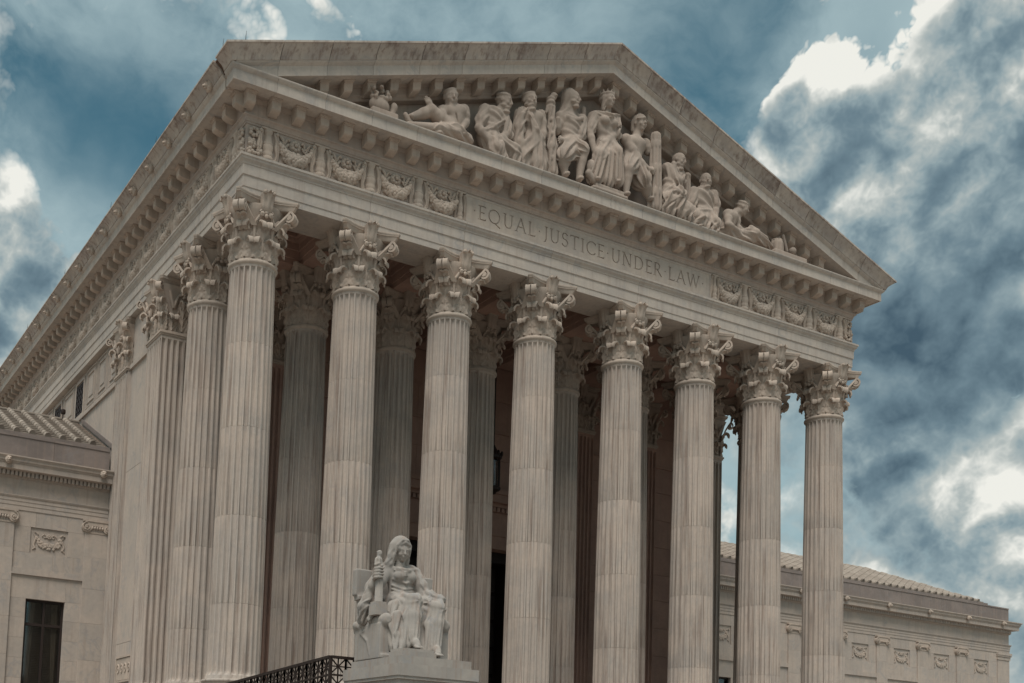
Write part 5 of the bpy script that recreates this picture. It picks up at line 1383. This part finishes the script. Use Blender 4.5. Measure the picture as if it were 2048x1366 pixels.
hd = A(J, 'head'); s.ell(hd+vv(0, .05, .14), (.28, .32, .28), .02); s.cap(hd+vv(.2, .12, .1), hd+vv(.17, .15, -.28), .12, .12, .05); s.cap(hd+vv(-.2, .15, .1), hd+vv(-.17, .2, -.22), .1, .1, .05)
s.chain([hd+vv(-.24, -.16, .10), hd+vv(0, -.29, .13), hd+vv(.24, -.16, .10)], [.04]*3, .03); s.ell(hd+vv(0, .05, .40), (.07, .12, .10), .05)
statue('soldier_statue', s, 'helmeted bare-chested marble soldier gripping a bundle of rods, right of pediment centre')
s = Sc((16.25, -1.9, 5.95), (17.2, -.7, 9.75), H)
s.cap(J['fas0'], A(J, 'fas1')+vv(0, 0, -.2), .20, .255, .02, fold=(8, .03, 0, 0))
for q in (.14, .5, .86): m = mid(J['fas0'], J['fas1'], q); s.cap(m+vv(0, 0, .04), m-vv(0, 0, .04), .225+.04*q, None, .02)
statue('rod_bundle', s, 'tall carved marble bundle of bound rods held by the helmeted soldier', 'carved bundle')
# 7 thinker
J = FIG['think']; s = newS(J); U = .62
torso(s, {k: v for k, v in J.items()}, U, CL(7, 3, 12, .02), 1.15)
arm(s, J['shl'], J['ell'], mid(J['hdl'], J['ell'], .2), U); hand(s, mid(J['hdl'], J['ell'], .2), A(J, 'hdl')+vv(.06, 0, .14), .09, (1, 0, 0))
s.cap(J['shl'], mid(J['shl'], J['ell'], .85), .24, .26, .06, fold=(6, .03, 0, .8)); arm(s, J['shr'], J['elr'], mid(J['hdr'], J['elr'], .15), U, True); hand(s, mid(J['hdr'], J['elr'], .2), A(J, 'hdr')+vv(-.08, 0, -.02), .09, (0, 0, 1))
for kn, ft, ph in (('knl', 'ftl', 0), ('knr', 'ftr', 1)):
    s.chain([J['pel'], J[kn], A(J, ft)+vv(0, 0, -.1)], [.36, .30, .32], .1, fold=(7, .045, ph, 1.3))
s.chain([A(J, 'pel')+vv(.35, 0, -.1), A(J, 'ftl')+vv(.45, 0, .0), A(J, 'ftl')+vv(.5, 0, -.3)], [.3, .34, .3], .1, fold=(7, .05, 0, 1))
s.chain([A(J, 'shr'), A(J, 'belly')+vv(.25, -.1, 0), A(J, 'pel')+vv(.3, -.1, 0)], [.2, .22, .25], .08, fold=(5, .03, 0, .6))
head(s, J['head'], U, (.45, -.85, -.25), beard=.4, hair='none')
statue('thinking_statue', s, 'robed marble man resting his chin on one hand, right of the rod bundle')
s = Sc((18.45, -1.4, 5.95), (19.05, -.45, 8.65), H); s.cap(J['scr0'], A(J, 'scr1')+vv(0, 0, -.6), .13, .15, .03, fold=(4, .03, 0, .5)); s.ell(A(J, 'scr0')+vv(0, 0, .05), (.17, .16, .12), .05); statue('scroll_stand', s, 'small upright marble scroll carved between the thinking figure and the reading figure', 'carved scroll')
# 8 reading man
J = FIG['read']; s = newS(J); U = .64
torso(s, J, U, CL(7, 2, 11, .02), 1.1)
for sd_ in ('l', 'r'):
    arm(s, J['sh'+sd_], J['el'+sd_], mid(J['hd'+sd_], J['el'+sd_], .2), U); s.cap(J['sh'+sd_], mid(J['sh'+sd_], J['el'+sd_], .75), .22, .22, .06, fold=(6, .022, 0, .6))
    hand(s, mid(J['hd'+sd_], J['el'+sd_], .2), A(J, 'hd'+sd_)+vv(.10 if sd_ == 'l' else -.02, -.05, -.10), .10, (0, -.3, 1) if sd_ == 'l' else (1, 0, 0))
    s.chain([J['pel'], J['kn'+sd_], A(J, 'ft'+sd_)+vv(0, 0, -.05)], [.36, .29, .3], .1, fold=(6, .035, 0, .9))
s.chain([mid(J['knl'], J['knr'])+vv(0, .1, .1), mid(J['ftl'], J['ftr'])], [.28, .3], .1, fold=(7, .03, 0, .6))
s.box(A(J, 'hdl')+vv(.05, -.12, .02), A(J, 'hdr')+vv(.08, .0, .07), .03, .02)
s.chain([A(J, 'neck')+vv(.0, -.16, .0), A(J, 'chest')+vv(.02, -.28, -.0)], [.06, .04], .04)
head(s, J['head'], U, (-.45, -.88, -.1), hair='none', beard=.1)
statue('reading_statue', s, 'short-haired marble man seated with a tablet on his lap, looking left')
# 9 crouching figure
J = FIG['crouch']; s = newS(J); U = .58
torso(s, J, U)
arm(s, J['shl'], J['ell'], mid(J['hdl'], J['ell'], .2), U); hand(s, mid(J['hdl'], J['ell'], .2), A(J, 'hdl')+vv(.15, 0, -.05), .09, (0, 0, 1)); arm(s, J['shr'], J['elr'], J['hdr'], U)
s.chain([A(J, 'pel')+vv(0, 0, -.15), A(J, 'pel')+vv(.6, -.1, -.28), A(J, 'd1')+vv(0, 0, -.15), A(J, 'd2')+vv(0, 0, -.05), A(J, 'd2')+vv(.35, 0, -.2)], [.34, .28, .30, .16, .10], .1, fold=(6, .035, 0, 1))
s.ell(A(J, 'd1')+vv(.1, -.2, -.1), (.26, .2, .2), .06); s.chain([A(J, 'd1')+vv(-.1, -.15, .1), A(J, 'd2')+vv(0, -.1, .1)], [.11, .07], .06)
head(s, J['head'], U, (.78, -.55, -.35), hair='short')
statue('crouching_statue', s, 'bare-backed marble figure crouching with bowed head, rightmost person in the pediment')
# small carvings at both ends
M_ = FIG['misc']; u = vv(*M_['urn']); s = Sc((23.2, -1.75, 5.9), (25.4, -.4, 7.3), H)
s.cap(u+vv(0, 0, .18), u+vv(0, 0, -.25), .27, .25, .02, fold=(7, .02, 0, 0)); s.ell(u+vv(0, 0, .36), (.26, .24, .05), .02); s.cap(M_['board0'], M_['board1'], .07, .07, .02); s.cap(vv(*M_['board0'])+vv(0, .2, 0), vv(*M_['board1'])+vv(0, .2, 0), .07, .07, .1)
s.ell(M_['ball'], (.16, .16, .16), .03); s.box((23.3, -1.7, 5.92), (25.25, -.45, 6.16), .03)
statue('book_pile', s, 'carved marble books, urn and ball on a slab in the right pediment corner', 'carved books')
a, b = vv(*M_['crest0']), vv(*M_['crest1']); c = (a+b)/2; s = Sc((3.3, -1.7, 5.9), (5.3, -.4, 7.5), .026)
s.box((3.55, -1.6, 5.92), (4.6, -.45, 6.22), .05); s.ell(c+vv(0, 0, -.18), (.40, .22, .28), .05)
rg = random.Random(4)
for i in range(26):
    p = c+vv(rg.uniform(-.36, .34), rg.uniform(-.2, .05), rg.uniform(-.1, .42)); s.ell(p, (.075, .08, .085), .025)
for i in range(8): p = c+vv(rg.uniform(-.3, .3), -.2, rg.uniform(0, .35)); s.ell(p, (.05, .09, .05), .02, sub=True)
s.cap(c+vv(.12, 0, .35), c+vv(.12, 0, .58), .05, .02, .03); s.cap(c+vv(-.3, 0, .2), c+vv(-.36, 0, .42), .06, .03, .03); s.ell(M_['hand'], (.13, .11, .16), .05); s.cap(M_['hand'], vv(*M_['hand'])+vv(-.1, .05, -.5), .1, .12, .05)
s.cap(M_['foot'], vv(*M_['foot'])+vv(.2, 0, -.25), .09, .12, .05)
statue('crest_carving', s, 'small pierced marble crest carving at the left end of the pediment', 'carved crest')

# ------------------------------------------------------------------ seated statue in front of the porch
FOLD = 1.25
O = vv(-.33, -11.496, -14.179)
J = FIG['seated']
SEAT = thing('seated_statue', 'hooded marble woman seated on a throne, holding a small figure, before the columns', 'statue', tuple(O))
s = Sc((-.35, .1, .0), (2.15, 2.35, 3.45), .021)
U = .50; hd = A(J, 'head'); f = (-.10, -.96, -.24)
CWv = CL(8, 4, 22, .012)
# torso
s.ell(A(J, 'chest')+vv(.03, .05, -.02), (.40, .25, .36), .1); s.ell(A(J, 'waist')+vv(.03, .03, 0), (.34, .25, .33), .14, wave=CL(15, 5, -13, .010)); s.ell(A(J, 'pel')+vv(.03, .05, -.1), (.45, .36, .33), .14, wave=CL(13, 6, -14, .014))
s.cap(mid(J['shl'], J['chest'], .1), mid(J['shr'], J['chest'], .1), .15, .15, .1); s.cap(A(J, 'neck')+vv(0, 0, -.12), hd+vv(0, .06, -.12), .13, .12, .06)
for g in (-1, 1): s.ell(A(J, 'chest')+vv(.03+g*.17, -.17, .0), (.16, .13, .15), .07)
s.chain([A(J, 'chest')+vv(-.28, -.12, -.10), A(J, 'chest')+vv(.03, -.25, -.19), A(J, 'chest')+vv(.34, -.12, -.08)], [.03, .03, .03], .04)
# neckline and shawl
s.chain([A(J, 'shl')+vv(.02, -.05, .08), A(J, 'chest')+vv(-.18, -.20, .16), A(J, 'chest')+vv(.1, -.23, .15), A(J, 'shr')+vv(-.1, -.12, .06)], [.07, .06, .055, .07], .04, fold=(3, .012, 0, .6))
s.chain([A(J, 'shr')+vv(-.1, -.02, .10), A(J, 'shr')+vv(.02, -.13, -.15), mid(J['shr'], J['elr'], .6)+vv(0, -.1, 0), A(J, 'elr')], [.12, .13, .14, .17], .06, fold=(5, .025, 0, .5))
for q_ in range(3):
    s.chain([A(J, 'chest')+vv(-.30+.05*q_, -.16, .14-.03*q_), A(J, 'chest')+vv(-.02, -.275, .10-.05*q_), A(J, 'chest')+vv(.32-.04*q_, -.19, .13-.03*q_)], [.016, .014, .016], .03)
for q_ in range(5):
    s.chain([A(J, 'waist')+vv(-.30, -.10, .12-.10*q_), A(J, 'waist')+vv(-.02, -.24, .02-.10*q_), A(J, 'waist')+vv(.30, -.15, .10-.09*q_)], [.026, .022, .018], .035)
# veil
s.ell(hd+vv(.0, .10, .08), (.285, .30, .35), .05)
s.chain([hd+vv(-.20, .08, .14), hd+vv(-.25, .10, -.12), A(J, 'neck')+vv(-.27, .06, .02), A(J, 'shl')+vv(-.02, .02, .1)], [.12, .11, .12, .14], .05, fold=(4, .016, 0, .5))
s.chain([hd+vv(.20, .12, .05), hd+vv(.20, .14, -.2), A(J, 'neck')+vv(.22, .12, -.02), A(J, 'shr')+vv(-.12, .08, .1)], [.10, .09, .10, .13], .05, fold=(4, .014, 0, .4))
s.ell(hd+vv(-.02, -.18, -.07), (.20, .27, .31), .015, sub=True)
head(s, hd+vv(-.005, -.005, -.01), U*.96, f, hair='hood', k=.02)
for g in (-1, 1):
    s.ell(hd+vv(g*.155, -.09, .06), (.05, .08, .11), .03, wave=((12, 8, 34), .006))
s.chain([hd+vv(-.15, -.13, .13), hd+vv(-.02, -.19, .20), hd+vv(.12, -.15, .15)], [.045, .04, .045], .03)
s.chain([A(J, 'neck')+vv(-.235, -.05, .02), hd+vv(-.235, -.05, -.12), hd+vv(-.215, -.13, .12), hd+vv(-.10, -.19, .255), hd+vv(.06, -.19, .26), hd+vv(.185, -.12, .13), hd+vv(.205, -.03, -.1), A(J, 'neck')+vv(.19, .0, .04)], [.03, .032, .034, .034, .034, .034, .03, .03], .012)
# right arm (image left) raised to hold the statuette
s.chain([J['shl'], mid(J['shl'], J['ell'], .5)+vv(0, -.02, 0), J['ell']], [.17, .165, .14], .06); s.chain([J['ell'], mid(J['ell'], J['hdl'], .35), mid(J['ell'], J['hdl'], .85)], [.13, .135, .085], .05)
hl = A(J, 'hdl'); s.ell(hl+vv(-.03, .05, .0), (.11, .10, .14), .05)
for i, ln in enumerate((.9, 1.0, .97, .8)):
    z = hl[2]+.12-.078*i; s.chain([(hl[0]-.10, hl[1]+.06, z-.03), (hl[0]-.125, hl[1]-.05, z), (hl[0]-.055, hl[1]-.125, z+.012), (hl[0]+.085*ln, hl[1]-.10, z+.02)], [.04, .041, .037, .028], .012)
s.chain([hl+vv(-.02, .10, .08), hl+vv(.09, .05, .13), hl+vv(.11, -.05, .17)], [.05, .042, .032], .02)
s.chain([A(J, 'shl')+vv(-.15, .05, .0), mid(J['shl'], J['ell'], .7)+vv(-.06, .08, -.05), A(J, 'ell')+vv(-.02, .05, -.15), A(J, 'slv')+vv(.06, 0, 0), A(J, 'slv')+vv(.1, .1, -.35)], [.15, .17, .16, .12, .10], .07, fold=(5, .03, 0, .9))
s.chain([A(J, 'ell')+vv(.12, -.02, -.1), A(J, 'ell')+vv(.1, -.15, -.45), A(J, 'slv')+vv(.16, -.2, -.35)], [.1, .09, .07], .06, fold=(4, .02, 1, .8))
# left arm resting on the thigh
s.chain([J['shr'], J['elr']], [.17, .16], .06, fold=(6, .018, 0, .7)); s.chain([J['elr'], mid(J['elr'], J['wrr'], .6), J['wrr']], [.16, .15, .10], .06, fold=(6, .022, 0, 1.2)); s.chain([J['wrr'], mid(J['wrr'], J['fistr'], .6)], [.075, .085], .03)
fr = A(J, 'fistr'); dd = fr-A(J, 'wrr'); dd /= np.linalg.norm(dd); sdv = np.cross(dd, vv(0, 0, 1)); sdv /= np.linalg.norm(sdv); kk = A(J, 'wrr')+dd*.17
s.chain([A(J, 'wrr'), kk], [.075, .095], .04)
for i in range(4):
    a = kk+sdv*(i-1.5)*.055+vv(0, 0, .035-.012*abs(i-1.3)); b = a+dd*.085+vv(0, 0, -.035); c = b-dd*.01+vv(0, 0, -.075); e = c-dd*.07+vv(0, 0, -.005); s.chain([a, b, c, e], [.042, .04, .036, .03], .012)
s.chain([A(J, 'wrr')+dd*.06-sdv*.08, kk-sdv*.11+vv(0, 0, -.03), kk-sdv*.06+dd*.08+vv(0, 0, -.06)], [.045, .042, .034], .02)
s.chain([A(J, 'elr')+vv(.03, 0, -.1), A(J, 'wrr')+vv(-.12, .12, -.12), A(J, 'knr')+vv(-.15, .2, .12)], [.16, .12, .10], .07, fold=(5, .03, 0, 1))
# lap and legs under the robe
for kn, an, ph in (('knl', 'ankl', 0.0), ('knr', 'ankr', 1.3)):
    hip = A(J, 'pel')+vv(-.2 if kn == 'knl' else .25, -.05, -.08)
    s.cap(hip, A(J, kn)+vv(0, .02, -.06), .29, .205, .12, fold=(5, .022, ph, 1.1)); s.ell(A(J, kn)+vv(0, 0, -.05), (.20, .20, .19), .08)
    s.chain([A(J, kn)+vv(0, .02, -.1), mid(J[kn], J[an], .45)+vv(0, .03, 0), A(J, an)+vv(0, .04, 0)], [.20, .185, .15], .06, fold=(9, .016, ph, .25))
    s.chain([A(J, kn)+vv(-.16, .08, -.15), mid(J[kn], J[an], .5)+vv(-.18, .12, 0), A(J, an)+vv(-.15, .10, -.16)], [.10, .12, .12], .06, fold=(4, .03, ph, .4))
    s.chain([A(J, kn)+vv(.16, .12, -.15), mid(J[kn], J[an], .5)+vv(.17, .15, 0), A(J, an)+vv(.13, .15, -.2)], [.09, .10, .11], .06, fold=(4, .028, ph, .4))
for q in range(6):
    t = q/5; a = mid(J['knl'], J['knr'], .12+.76*t)+vv(0, .16+.1*math.sin(t*3.1), -.12-.1*math.sin(t*3.1)); b = mid(J['ankl'], J['ankr'], .1+.8*t)+vv(0, .18, -.22); s.chain([a, mid(a, b, .5)+vv(.02*math.sin(q*2), .05, 0), b], [.10, .085, .09], .05)
for q in range(5):   # swags across the lap
    a = A(J, 'pel')+vv(-.42+.03*q, -.25-.05*q, .02-.10*q); b = A(J, 'knl')+vv(-.08, .30-.07*q, -.08-.09*q); c = mid(a, b)+vv(0, -.06, -.12); s.chain([a, c, b], [.05, .055, .035], .04)
# cloth falling beside the right leg
s.chain([A(J, 'knl')+vv(-.34, .35, -.22), A(J, 'knl')+vv(-.46, .15, -.75), (.40, .85, .32), (.36, .70, .10)], [.20, .19, .16, .13], .08, fold=(5, .05, 0, .5)); s.chain([(.42, .95, 1.15), (.33, .82, .6), (.30, .72, .12)], [.10, .08, .07], .05, fold=(3, .03, 0, .5))
# feet
for ft, an in (('ftl', 'ankl'), ('ftr', 'ankr')):
    F_ = A(J, ft); N_ = A(J, an); s.chain([N_+vv(0, .02, -.05), mid(N_, F_, .6)+vv(0, 0, .0), F_+vv(0, -.02, -.01)], [.10, .10, .085], .05)
    for i in range(5): x = F_[0]-.10+.05*i; s.cap((x, F_[1]-.05, F_[2]-.02), (x*1.0, F_[1]-.15+.015*abs(i-1), F_[2]-.055), .036-.003*i, .028-.003*i, .012)
ob('figure', s.mesh('figure', 'statue'), SEAT)
# throne
t = Sc((-.2, .95, -.01), (2.45, 2.7, 2.7), .026)
t.box((.0, 1.08, 0), (.32, 2.42, .92), .02, .02); t.box((1.76, 1.08, 0), (2.06, 2.42, .92), .02, .02); t.box((.25, 1.25, 0), (1.85, 2.45, 1.28), .02)
t.box((-.09, 2.30, 1.74), (2.28, 2.52, 2.46), .02, .03); t.box((.05, 2.28, .8), (2.0, 2.48, 1.8), .05, .02); t.box((-.03, 2.24, 1.62), (2.15, 2.5, 1.74), .05, .02)
for x in (.17, 1.9):
    t.cap((x, 2.1, .97), (x, 1.12, 1.0), .15, .16, .03); t.ell((x, 1.08, 1.0), (.17, .10, .17), .03); t.box((x-.14, 1.02, .0), (x+.14, 1.12, .12), .03)
    t.chain([(x-.15, 1.6, .12), (x-.16, 1.75, .5), (x-.16, 2.1, .72), (x-.16, 1.9, .78)], [.035, .04, .045, .03], .02)
    t.chain([(x-.1, 2.44, .8), (x-.16, 2.36, .95), (x-.14, 2.2, .9)], [.09, .1, .08], .04)
    t.chain([(x-.15, 2.05, .95), (x-.17, 2.1, 1.15), (x-.14, 2.2, 1.3)], [.09, .08, .09], .05)
ob('throne', t.mesh('throne', 'statue'), SEAT)
fb = ob('footrest', boxm('footrest', 'statue', .08, 1.05, .06, .75, 0, .13), SEAT); ob('footrest_slab', boxm('footrest_slab', 'statue', .13, 1.0, .10, .75, .13, .20), fb)
# statuette on its little fluted column
cpt, cpb = A(J, 'coltop'), A(J, 'colbot')
q = MB().lathe([(.105, 0)]+[(.105-.0*i, .02+i*.05) for i in range(1, 13)], n=20)
px, py = float(cpb[0]), float(cpb[1])
cl = MB(); rows = []
for z in (1.46, 1.49, 1.5, 2.0, 2.3):
    rows.append([(px+(.105-.02*(j % 2)*(1 if z > 1.495 else 0)-.01*(z-1.46))*math.cos(2*math.pi*j/28), py+(.105-.02*(j % 2)*(1 if z > 1.495 else 0)-.01*(z-1.46))*math.sin(2*math.pi*j/28), z) for j in range(28)])
cl.loft(rows)
stt = ob('small_column', fix_normals(cl.mesh('small_column', 'statue', 50)), SEAT)
ob('small_plinth', MB().box(px-.17, px+.17, py-.17, py+.17, 1.12, 1.40).box(px-.15, px+.15, py-.15, py+.15, 1.40, 1.465).mesh('small_plinth', 'statue'), stt)
g = Sc((-.3, 1.0, 2.2), (.4, 1.7, 2.95), .015); ft_ = A(J, 'figtop'); fm = A(J, 'figmid')
g.chain([fm+vv(0, 0, -.2), fm+vv(0, 0, -.02), fm+vv(0, 0, .08)], [.10, .075, .085], .04, fold=(6, .01, 0, .3)); head(g, ft_+vv(0, 0, .03), .15, (.1, -1, -.1), hair='long'); g.cap(fm+vv(0, 0, .06), ft_, .04, .04, .03)
g.chain([fm+vv(-.08, 0, .08), fm+vv(-.10, -.03, -.06), fm+vv(-.02, -.08, -.02)], [.03, .03, .025], .02); g.chain([fm+vv(.08, 0, .08), fm+vv(.10, -.03, -.05), fm+vv(.04, -.08, -.08)], [.03, .03, .025], .02)
ob('statuette', g.mesh('statuette', 'statue'), stt)
# pedestal
PED = thing('statue_pedestal', 'stepped veined marble pedestal under the seated statue', 'pedestal', (O[0]+1.03, O[1]+1.2, GZ))
def pb(name, x0, x1, y0, y1, z0, z1, parent=None):
    o = ob(name, boxm(name, 'statue', O[0]+x0, O[0]+x1, O[1]+y0, O[1]+y1, O[2]+z0, O[2]+z1), parent or PED); return o if parent else W(o, PED)
pb('plinth', 0, 2.06, 0, 2.55, -.21, 0)
pb('die', -.15, 2.21, -.13, 2.72, -.50, -.212)
pb('moulding', -.12, 2.18, -.10, 2.69, -.58, -.5); pb('moulding', -.06, 2.12, -.04, 2.63, -.70, -.58)
pb('shaft', 0, 2.06, .02, 2.57, GZ-O[2]+.0, -.70)

# ------------------------------------------------------------------ bronze railing
RAIL = thing('bronze_railing', 'dark bronze railing with crossed lattice panels left of the statue pedestal', 'railing', (-.8, -8.66, GZ))
P1, P2, P3 = vv(-.80, -8.66, -14.02), vv(-.88, -1.72, -14.385), vv(1.5, -8.62, -14.02)
def rl(o): return W(o, RAIL)
def bar(mb, a, b, w=.03, d=None):
    a, b = Vector(a), Vector(b); t = (b-a).normalized(); up = Vector((0, 0, 1)) if abs(t.z) < .9 else Vector((1, 0, 0)); x = t.cross(up).normalized(); y = x.cross(t); d = d or w
    mb.loft([[p+x*(sx*w/2)+y*(sy*d/2) for sx, sy in ((-1, -1), (1, -1), (1, 1), (-1, 1))] for p in (a, b)])
HR = .50
for A_, B_ in ((P1, P2), (P1, P3)):
    L = np.linalg.norm(B_-A_); n = max(1, round(L/.46)); dn = vv(0, 0, -HR)
    m = MB(); bar(m, A_+vv(0, 0, -.03), B_+vv(0, 0, -.03), .13, .07); rl(ob('top_rail', fix_normals(m.mesh('top_rail', 'bronze')), RAIL))
    m = MB(); bar(m, A_+dn, B_+dn, .07, .05); rl(ob('bottom_rail', fix_normals(m.mesh('bottom_rail', 'bronze')), RAIL))
    m = MB(); bar(m, A_+dn*1.9, B_+dn*1.9, .06, .05); rl(ob('bottom_rail', fix_normals(m.mesh('bottom_rail', 'bronze')), RAIL))
    for row in (0, 1):
        for i in range(n):
            a = A_+(B_-A_)*i/n+dn*row*.92+vv(0, 0, -.05); b = A_+(B_-A_)*(i+1)/n+dn*row*.92+vv(0, 0, -.05); h = vv(0, 0, -HR+.06); m = MB(); w = .032
            bar(m, a, b+h, w); bar(m, b, a+h, w); bar(m, (a+b)/2, (a+b)/2+h, w); bar(m, a+h/2, b+h/2, w); bar(m, b, b+h, .045); bar(m, a, a+h, .045)
            rl(ob('lattice_panel', fix_normals(m.mesh('lattice_panel', 'bronze')), RAIL))
for p in (P1, P2): m = MB(); bar(m, p, vv(p[0], p[1], -15.6), .08); rl(ob('post', fix_normals(m.mesh('post', 'bronze')), RAIL))
# cheek block that carries pedestal and railing
ck = tag(ob('stair_cheek_block', boxm('stair_cheek_block', 'plaza', -2.1, 2.55, -12.0, -1.65, GZ, -15.2)), 'plain marble block flanking the stairs below the railing', 'stair block')

# ------------------------------------------------------------------ hanging lantern
LAN = thing('hanging_lantern', 'dark bronze lantern hanging in the porch between the middle columns', 'lantern', (14.22, 5.75, -4.35))
def lm(name, mb, sm=40): return ob(name, fix_normals(mb.mesh(name, 'bronze', sm)), LAN)
lm('lantern_base', MB().lathe([(0, -.12), (.14, -.10), (.2, 0), (.34, .06), (.36, .16), (.30, .22), (0, .22)], n=8))
lm('lantern_crown', MB().lathe([(0, 1.42), (.30, 1.42), (.38, 1.48), (.38, 1.60), (.24, 1.72), (.12, 1.95), (.05, 2.1), (0, 2.1)], n=8))
for k in range(8):
    a = 2*math.pi*k/8; lm('lantern_bar', MB().tube([(.29*math.cos(a), .29*math.sin(a), .2), (.29*math.cos(a), .29*math.sin(a), 1.44)], .026, 6)); lm('crown_leaf', MB().ball((.37*math.cos(a), .37*math.sin(a), 1.68), .07, 6, 5, (1, 1, 1.8)))
ob('lantern_glass', MB().lathe([(.2, .22), (.21, .3), (.21, 1.36), (.2, 1.42)], n=12).mesh('lantern_glass', 'pane', 40), LAN)
lm('lantern_chain', MB().tube([(0, 0, 2.08), (0, 0, 7.4)], .03, 6))
